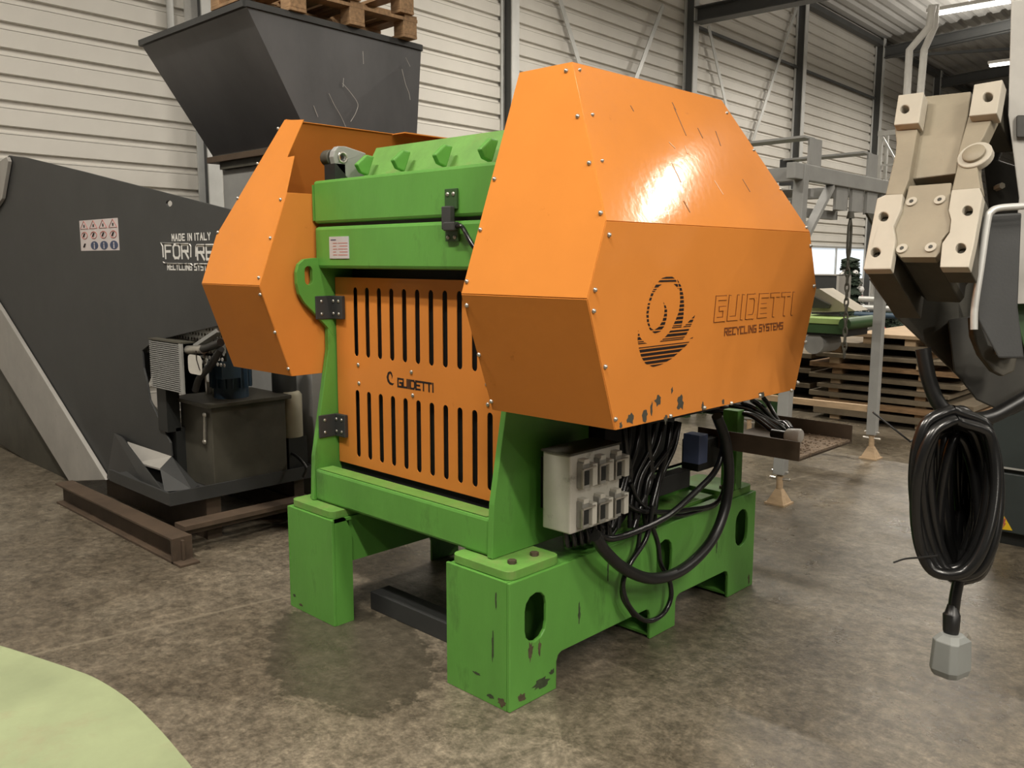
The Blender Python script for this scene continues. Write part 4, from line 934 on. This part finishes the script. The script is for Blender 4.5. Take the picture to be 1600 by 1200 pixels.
MB().box((a.x+.05, 8.5, 0), (b.x-.1, 8.75, b.z-.1)).build('cabinet_stand', DARK, bc)
# lit window on the far wall
a = at(1255, 398, pl=(WN, WN*(WC+.06))); b = at(1350, 398, pl=(WN, WN*(WC+.06)))
sa, sb = a.dot(WD), b.dot(WD)
wn_ = MB().hexa([hall(sa, .02, 1.15), hall(sb, .02, 1.15), hall(sb, .05, 1.15), hall(sa, .05, 1.15)], [hall(sa, .02, 1.95), hall(sb, .02, 1.95), hall(sb, .05, 1.95), hall(sa, .05, 1.95)]).build('window_1', LITSCREEN, kind='structure')
MB().bar(hall(sa, .06, 1.95), hall(sb, .06, 1.95), .05, .05).bar(hall(sa, .06, 1.15), hall(sb, .06, 1.15), .05, .05).bar(hall((sa+sb)/2, .06, 1.15), hall((sa+sb)/2, .06, 1.95), .05, .05, WD).build('window_frame', BRACEM, wn_)
def fir(x, y, h, r, lab, seed):
    rnd = random.Random(seed); e = thing('fir_tree', lab, 'tree', (x, y, 0), 'decorated fir trees')
    MB().cyl((x, y, 0), (x, y, h*.95), .03, 8, .01).build('trunk', WOOD, e)
    for tier in range(20):
        f = tier/19; zc = .3+f*(h-.4); rr_ = r*(1-f)+.05; n = int(16-9*f); mb = MB()
        for k in range(n):
            t = 2*math.pi*(k+rnd.random()*.7)/n; L_ = rr_*rnd.uniform(.75, 1.1); d = Vector((math.cos(t), math.sin(t), -.45)); q = Vector((-d.y, d.x, 0))
            c = Vector((x, y, zc+rnd.uniform(-.05, .05))); d.z += rnd.uniform(-.25, .25); tip = c+d*L_
            for j in range(5):
                a_ = c+d*L_*(j+1)/6; w_ = .11*(1-j/7)
                for sg_ in (-1, 1): mb.hexa([a_, a_+d*.035, a_+d*.06+q*sg_*w_, a_+d*.05+q*sg_*w_], [a_+Z*.02, a_+d*.035+Z*.02, a_+d*.06+q*sg_*w_+Z*.012, a_+d*.05+q*sg_*w_+Z*.012])
            mb.bar(c, tip, .012, .012)
        mb.build('branch_tier', FOLIAGE, e)
    for k in range(26):
        f = rnd.random(); zc = .4+f*(h-.5); rr_ = (r*(1-f)+.05)*.95; t = rnd.random()*6.28
        c = Vector((x+rr_*math.cos(t), y+rr_*math.sin(t), zc-.05)); MB().tube([c-Z*.045, c-Z*.03, c, c+Z*.03, c+Z*.045], [.008, .034, .046, .034, .008], 8).build('bauble', RED if k % 9 == 4 else SNOW, e, smooth=True)
p = at(1325, 470, y=9.9); fir(p.x, p.y, 1.72, .42, 'slim decorated fir tree beside the hanging chain', 2)
p = at(1390, 480, y=10.9); fir(p.x, p.y, 1.30, .52, 'shorter bushy fir tree below the tan attachment', 5)
# rack with low pipes in front of the trees
rk = thing('pipe_rack', 'grey pipe rack standing behind the board stack', 'rack', (-1.7, 8.4, 0))
for u in (1365, 1420):
    c = at(u, 470, y=8.35); MB().box((c.x-.03, 8.32, 0), (c.x+.03, 8.38, 1.22)).build('rack_post', GREYSTEEL, rk)
for k, z_ in enumerate((1.16, 1.06, .98)):
    a, b = at(1342, 480, y=8.33), at(1440, 480, y=8.33); MB().cyl((a.x, 8.33-.05*k, z_), (b.x, 8.33-.05*k, z_), .035, 10).build('rack_pipe', BLUE if k == 2 else BRACEM, rk, smooth=True)
# lattice mast
ms = thing('lattice_mast', 'grey lattice mast standing behind the top of the lifting frame', 'mast', at(1385, 300, y=13)-Z*at(1385, 300, y=13).z)
a, b = at(1372, 300, y=13), at(1400, 300, y=13); zt2 = at(1385, 208, y=13).z
for xx in (a.x, b.x):
    for yy in (13, 13.25): MB().box((xx-.025, yy-.025, 0), (xx+.025, yy+.025, zt2)).build('mast_post', BRACEM, ms)
zz = .2; k = 0
while zz < zt2-.5:
    p_, q_ = (a.x, b.x) if k % 2 else (b.x, a.x); MB().bar((p_, 13, zz), (q_, 13, zz+.5), .03, .03, Y).bar((a.x, 13, zz), (b.x, 13, zz), .03, .03).build('mast_lacing', BRACEM, ms); zz += .5; k += 1
MB().bar((a.x-.05, 13, zt2), (b.x+.05, 13, zt2), .06, .08).build('mast_head', BRACEM, ms)

# ================================================================== TAN ATTACHMENT AT RIGHT
jn = (-cR*.62+cU*.52-cF*.585).normalized()
jo = CAMP+ray(1440, 290)*3.0
def jp(x, y, off=0): return at(1320+x/3, 80+y/3, pl=(jn, jo+jn*off))
ja = thing('demolition_attachment', 'tan steel hydraulic attachment with bolted jaw plates hanging at right', 'attachment', Vector((jo.x, jo.y, 0)))
def jplate(name, pts, m, off, th, holes=(), bevel=.004):
    return MB().prism([jp(x, y, off) for x, y in pts], -jn*th, [[jp(hx+r*math.cos(t*math.pi/8), hy+r*.95*math.sin(t*math.pi/8), off) for t in range(16)] for hx, hy, r in holes]).build(name, m, ja, bevel=bevel)
jplate('centre_plate', [(368, 212), (592, 188), (576, 303), (530, 500), (520, 572), (298, 600), (345, 338)], TAN, -.03, .20)
jplate('slot_floor', [(300, 592), (524, 566), (505, 640), (283, 650)], JAWDARK, -.09, .10)
lb = jplate('left_bar', [(232, 344), (346, 334), (300, 600), (272, 672), (190, 672), (236, 480), (241, 430)], TAN, 0, .20)
jplate('left_top_block', [(250, 205), (370, 190), (346, 335), (228, 345)], TAN_PALE, .03, .05, [(280, 271, 21)])
jplate('left_jaw_block', [(150, 690), (190, 672), (272, 668), (263, 740), (228, 820), (238, 880), (215, 1020), (85, 1022)], TAN_PALE, .012, .03, [(180, 775, 23), (143, 942, 23)])
jplate('right_bar', [(580, 303), (702, 293), (652, 398), (625, 440), (620, 545), (636, 642), (500, 652), (525, 545), (530, 480)], TAN, 0, .05)
jplate('right_top_block', [(605, 155), (740, 132), (712, 290), (580, 303)], TAN_PALE, .03, .05, [(670, 214, 24)])
jplate('right_jaw_block', [(500, 650), (632, 640), (645, 680), (605, 900), (580, 1012), (445, 1012), (455, 900), (490, 850), (497, 790), (485, 745)], TAN_PALE, .012, .03, [(575, 747, 25), (543, 923, 25)])
cvp = jplate('bolted_cover', [(300, 630), (500, 615), (485, 740), (497, 790), (488, 845), (455, 882), (445, 940), (425, 966), (262, 966), (234, 940), (240, 880), (230, 820), (262, 748), (285, 690)], TAN, -.002, .03)
for nm, pts, off, th in (('left_jaw_body', [(152, 690), (190, 674), (270, 670), (261, 740), (226, 820), (236, 880), (213, 1018), (88, 1020)], -.0185, .30),
        ('right_jaw_body', [(502, 652), (630, 642), (643, 680), (603, 900), (578, 1010), (447, 1010), (457, 900), (492, 850), (499, 790), (487, 745)], -.0185, .09),
        ('cover_body', [(302, 632), (498, 617), (483, 740), (495, 790), (486, 845), (453, 882), (443, 940), (423, 964), (264, 964), (236, 940), (242, 880), (232, 820), (264, 748), (287, 690)], -.0325, .26),
        ('left_top_body', [(252, 207), (368, 192), (344, 333), (230, 343)], -.0205, .16), ('right_top_body', [(607, 157), (738, 134), (710, 288), (582, 301)], -.0205, .20)):
    jplate(nm, pts, JAWBODY, off, th)
for x_, y_ in ((315, 708), (447, 700), (270, 928), (405, 922)):
    c = jp(x_, y_, -.002)
    MB().tube([c-jn*.001, c+jn*.006], .0185, 16).build('cap_screw', TAN_PALE, cvp, smooth=True); MB().tube([c, c+jn*.0075], .0075, 6).build('screw_socket', JAWDARK, cvp)
c = jp(610, 490, 0)
MB().tube([c-jn*.02, c+jn*.006], .055, 24).build('pivot_boss', TAN_PALE, ja, smooth=True, bevel=.003); MB().tube([c, c+jn*.016, c+jn*.02], [.036, .036, .031], 20).build('pivot_pin', TAN, ja, smooth=True)
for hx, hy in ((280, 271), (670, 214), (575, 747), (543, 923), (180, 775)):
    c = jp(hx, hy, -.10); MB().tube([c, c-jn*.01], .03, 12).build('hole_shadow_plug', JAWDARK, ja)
# dark jaw body going down behind the plates
def dq(pts, m, d0, d1, name, bevel=.006):
    p0_ = [at(u, v, d=d0) for u, v in pts]; mu, mv = sum(p[0] for p in pts)/len(pts), sum(p[1] for p in pts)/len(pts); return MB().prism(p0_, ray(mu, mv)*(d1-d0)).build(name, m, ja, bevel=bevel)
dq([(1395, 425), (1530, 415), (1560, 480), (1590, 560), (1570, 620), (1505, 590), (1455, 545), (1410, 490)], OLIVE, 3.22, 3.45, 'jaw_body')
dq([(1356, 434), (1418, 430), (1500, 470), (1545, 600), (1500, 592), (1455, 548), (1402, 498)], JAWBODY, 3.22, 3.5, 'jaw_root')
dq([(1480, 500), (1600, 480), (1640, 560), (1640, 620), (1580, 650), (1525, 625), (1490, 580)], JAWDARK, 3.15, 3.45, 'jaw_joint')
dq([(1555, 140), (1572, 150), (1578, 205), (1560, 250), (1590, 260), (1605, 330), (1600, 480), (1530, 470), (1545, 330), (1535, 240)], JAWDARK, 3.24, 3.50, 'side_frame')
for u, v in ((1577, 227), (1566, 290)):
    c = at(u, v, d=3.2); MB().tube([c, c+cF*.05], .012, 6).build('hex_bolt', TAN_PALE, ja)
dq([(1548, 335), (1596, 332), (1590, 480), (1600, 560), (1560, 560), (1528, 500), (1526, 480)], BLACKPAINT, 2.86, 2.90, 'frame_panel')
dq([(1580, 0), (1700, 0), (1700, 470), (1588, 475), (1578, 462), (1592, 310), (1575, 180)], LIGHTSTRIP, 3.02, 3.14, 'pale_arm')
dq([(1588, 180), (1660, 180), (1660, 215), (1588, 215)], JAWDARK, 3.00, 3.03, 'arm_slot')
dq([(1580, 470), (1700, 478), (1700, 560), (1600, 545), (1590, 510)], DKGREEN, 3.10, 3.20, 'green_arm_foot')
pts = [at(u, v, d=2.80) for u, v in ((1640, 318), (1600, 322), (1562, 325), (1549, 331), (1543, 345), (1532, 420), (1523, 480), (1522, 515))]
MB().tube(spline(pts, 5), .0115, 10).build('grab_rail', BRACEM, ja, smooth=True)
pl_ = MB().prism([at(u, v, d=3.0) for u, v in ((1518, 495), (1531, 500), (1545, 540), (1575, 545), (1592, 545), (1586, 580), (1568, 588), (1552, 580), (1532, 555), (1520, 525))], cF*.03).build('hook_plate', JAWBODY, ja, bevel=.005)
c = at(1567, 546, d=2.99); MB().tube([c-cF*.03, c+cF*.02], .027, 6).build('hook_nut', TAN, pl_); c = at(1582, 550, d=2.97); MB().tube([c-cF*.02, c+cF*.02], .018, 8).build('hook_nut', TAN, pl_)
MB().tube(spline([at(u, v, d=3.1) for u, v in ((1442, 545), (1452, 595), (1470, 635), (1505, 655), (1545, 652), (1580, 635), (1640, 600))], 6), .026, 12).build('thick_hose', RUBBER, ja, smooth=True)
dq([(1535, 560), (1640, 560), (1640, 640), (1580, 640), (1545, 620)], JAWDARK, 3.2, 3.6, 'lower_knuckle')
# mast that carries it, outside the view on the right
mx_ = at(1830, 300, d=3.4)
MB().box((mx_.x-.07, mx_.y-.07, 0), (mx_.x+.07, mx_.y+.07, 2.6)).build('support_mast', GREYSTEEL, ja)
MB().bar(at(1600, 400, d=3.3), at(1830, 320, d=3.4), .1, .14).build('support_arm', JAWDARK, ja)

# cable bundle with its plug, hanging from the hose
cb_ = thing('cable_coil', 'coiled black power cable hanging from the hose with a grey plug', 'cable', at(1487, 1050, d=2.75))
rnd = random.Random(9)
for k in range(18):
    a_ = (62, 66, 58, 52, 46, 60, 40, 34, 28, 50, 22, 55, 38, 64, 12, 17, 9, 20)[k]; cx = 1493+(64-a_)*.28*(1 if k % 3 else -.6)+rnd.uniform(-3, 3); cy = 780+rnd.uniform(-10, 10); b_ = 96+a_*.52+rnd.uniform(-10, 8); dd = 2.66+.018*k; pts = []; tl = (-.13, .05, .10, -.16, .17, -.05, .2, -.22, .12, -.1, .05, .14, -.18, 0, .1, -.1, .06, .12)[k]
    for j in range(24):
        t = 2*math.pi*j/24+math.pi/2
        co_ = math.cos(t); u = cx+a_*math.copysign(abs(co_)**.72, co_)*(1+.06*math.sin(t)); v = cy-b_*math.sin(t); u += tl*(v-cy)*.55
        if math.sin(t) > .9: u += (1482-u)*.55
        pts.append(at(u, v, d=dd+.02*math.sin(2*t)))
    pts.append(pts[0]); MB().tube(spline(pts, 3), .0175, 10, False).build('cable_loop', CABLE, cb_, smooth=True)
MB().tube(spline([at(u, v, d=2.74) for u, v in ((1440, 690), (1470, 655), (1500, 640), (1520, 652))], 6), .014, 8).build('cable_neck', CABLE, cb_, smooth=True)
MB().tube(spline([at(u, v, d=2.74) for u, v in ((1505, 860), (1500, 895), (1493, 930), (1489, 960))], 5), .0175, 10).build('cable_tail', CABLE, cb_, smooth=True)
MB().tube([at(1489, 945, d=2.74), at(1488, 958, d=2.74), at(1487, 960, d=2.74), at(1486, 985, d=2.74), at(1486, 992, d=2.74)], [.016, .022, .026, .024, .020], 14).build('cable_gland', RUBBER, cb_, smooth=True)
pc = at(1486, 1022, d=2.74); pr = (cR*.80+cF*.6).normalized(); pf_ = Z.cross(pr).normalized()
def pl8(w, d_, z_): 
    c_ = .018; return [pc+pr*a+pf_*b+Z*z_ for a, b in ((-w+c_, -d_), (w-c_, -d_), (w, -d_+c_), (w, d_-c_), (w-c_, d_), (-w+c_, d_), (-w, d_-c_), (-w, -d_+c_))]
mb = MB(); i0 = 0
rings = [pl8(.036, .03, .066), pl8(.058, .042, .048), pl8(.062, .045, -.045), pl8(.054, .04, -.066)]
for r_ in rings: mb.v += [tuple(p) for p in r_]
mb.f.append(tuple(range(8))); mb.f.append(tuple(range(24, 32)))
for k in range(3):
    for j in range(8): mb.f.append((k*8+j, k*8+(j+1) % 8, k*8+8+(j+1) % 8, k*8+8+j))
pb_ = mb.build('plug_body', PLUGM, cb_, bevel=.003)
MB().bar(pc+pr*.045-pf_*.02+Z*.062, pc+pr*.062-pf_*.02+Z*.045, .012, .012).build('plug_clip', STEEL, pb_)
MB().tube([at(1364, 644, d=2.72), at(1422, 690, d=2.72), at(1470, 660, d=2.72)], .0035, 6).build('cable_tie', RUBBER, cb_)
MB().tube(spline([at(u, v, d=2.66) for u, v in ((1396, 879), (1415, 873), (1440, 871), (1465, 868))], 4), .003, 6).build('cable_tie', RUBBER, cb_)

# dark switch cabinet
a = at(1543, 840, y=3.3); cabx = a.x
sc = thing('switch_cabinet', 'dark grey floor cabinet with yellow warning triangle behind the cable coil', 'cabinet', (cabx+.45, 3.6, 0))
CABM = mat('cabinet_blue_grey', (.035, .043, .043), .45, var=.1)
MB().box((cabx+.02, 3.34, 0), (cabx+.9, 3.95, .08)).build('plinth', DARK, sc)
bd = MB().box((cabx-.02, 3.30, .08), (cabx+.92, 4.0, .42)).build('lower_body', CABM, sc, bevel=.006)
MB().box((cabx, 3.32, .42), (cabx+.90, 3.98, .445)).build('seam', DARK, sc)
MB().box((cabx-.02, 3.30, .445), (cabx+.92, 4.0, .86)).build('upper_body', CABM, sc, bevel=.006)
MB().box((cabx-.02, 3.294, .445), (cabx+.92, 3.30, .455)).build('edge_trim', BRACEM, sc)
t3 = [at(u, v, y=3.298) for u, v in ((1558, 826), (1582, 829), (1566, 801))]
sg_ = MB().prism(t3, (0, -.002, 0)).build('warning_triangle', YELLOW, bd)
c = (t3[0]+t3[1]+t3[2])/3
MB().prism([c+Vector((a_, -.0022, b_)) for a_, b_ in ((.002, .035), (-.010, .0), (.0, .002), (-.004, -.028), (.012, .008), (.003, .006), (.010, .035))], (0, -.001, 0)).build('lightning_bolt', REDINK, sg_)

# ================================================================== PALE GREEN COVER IN THE NEAR LEFT CORNER
zc = .70
cv_ = thing('green_cover', 'pale green scratched cover plate with rounded edge in the near left corner', 'cover', at(60, 1150, z=zc)-Z*zc)
edge = spline([at(u, v, z=zc) for u, v in ((-160, 962), (-60, 992), (8, 1011), (100, 1041), (150, 1060), (200, 1092), (245, 1135), (280, 1175), (305, 1207), (350, 1290), (380, 1380))], 5)
far = [at(-500, 1500, z=zc), at(-700, 1100, z=zc)]
MB().prism(edge+far, (0, 0, -.012)).build('cover_plate', LIMEPLATE, cv_, bevel=.004)
c = at(-150, 1150, z=zc)
MB().box((c.x-.12, c.y-.12, 0), (c.x+.02, c.y+.02, zc-.012)).build('cover_pedestal', DKGREEN, cv_)
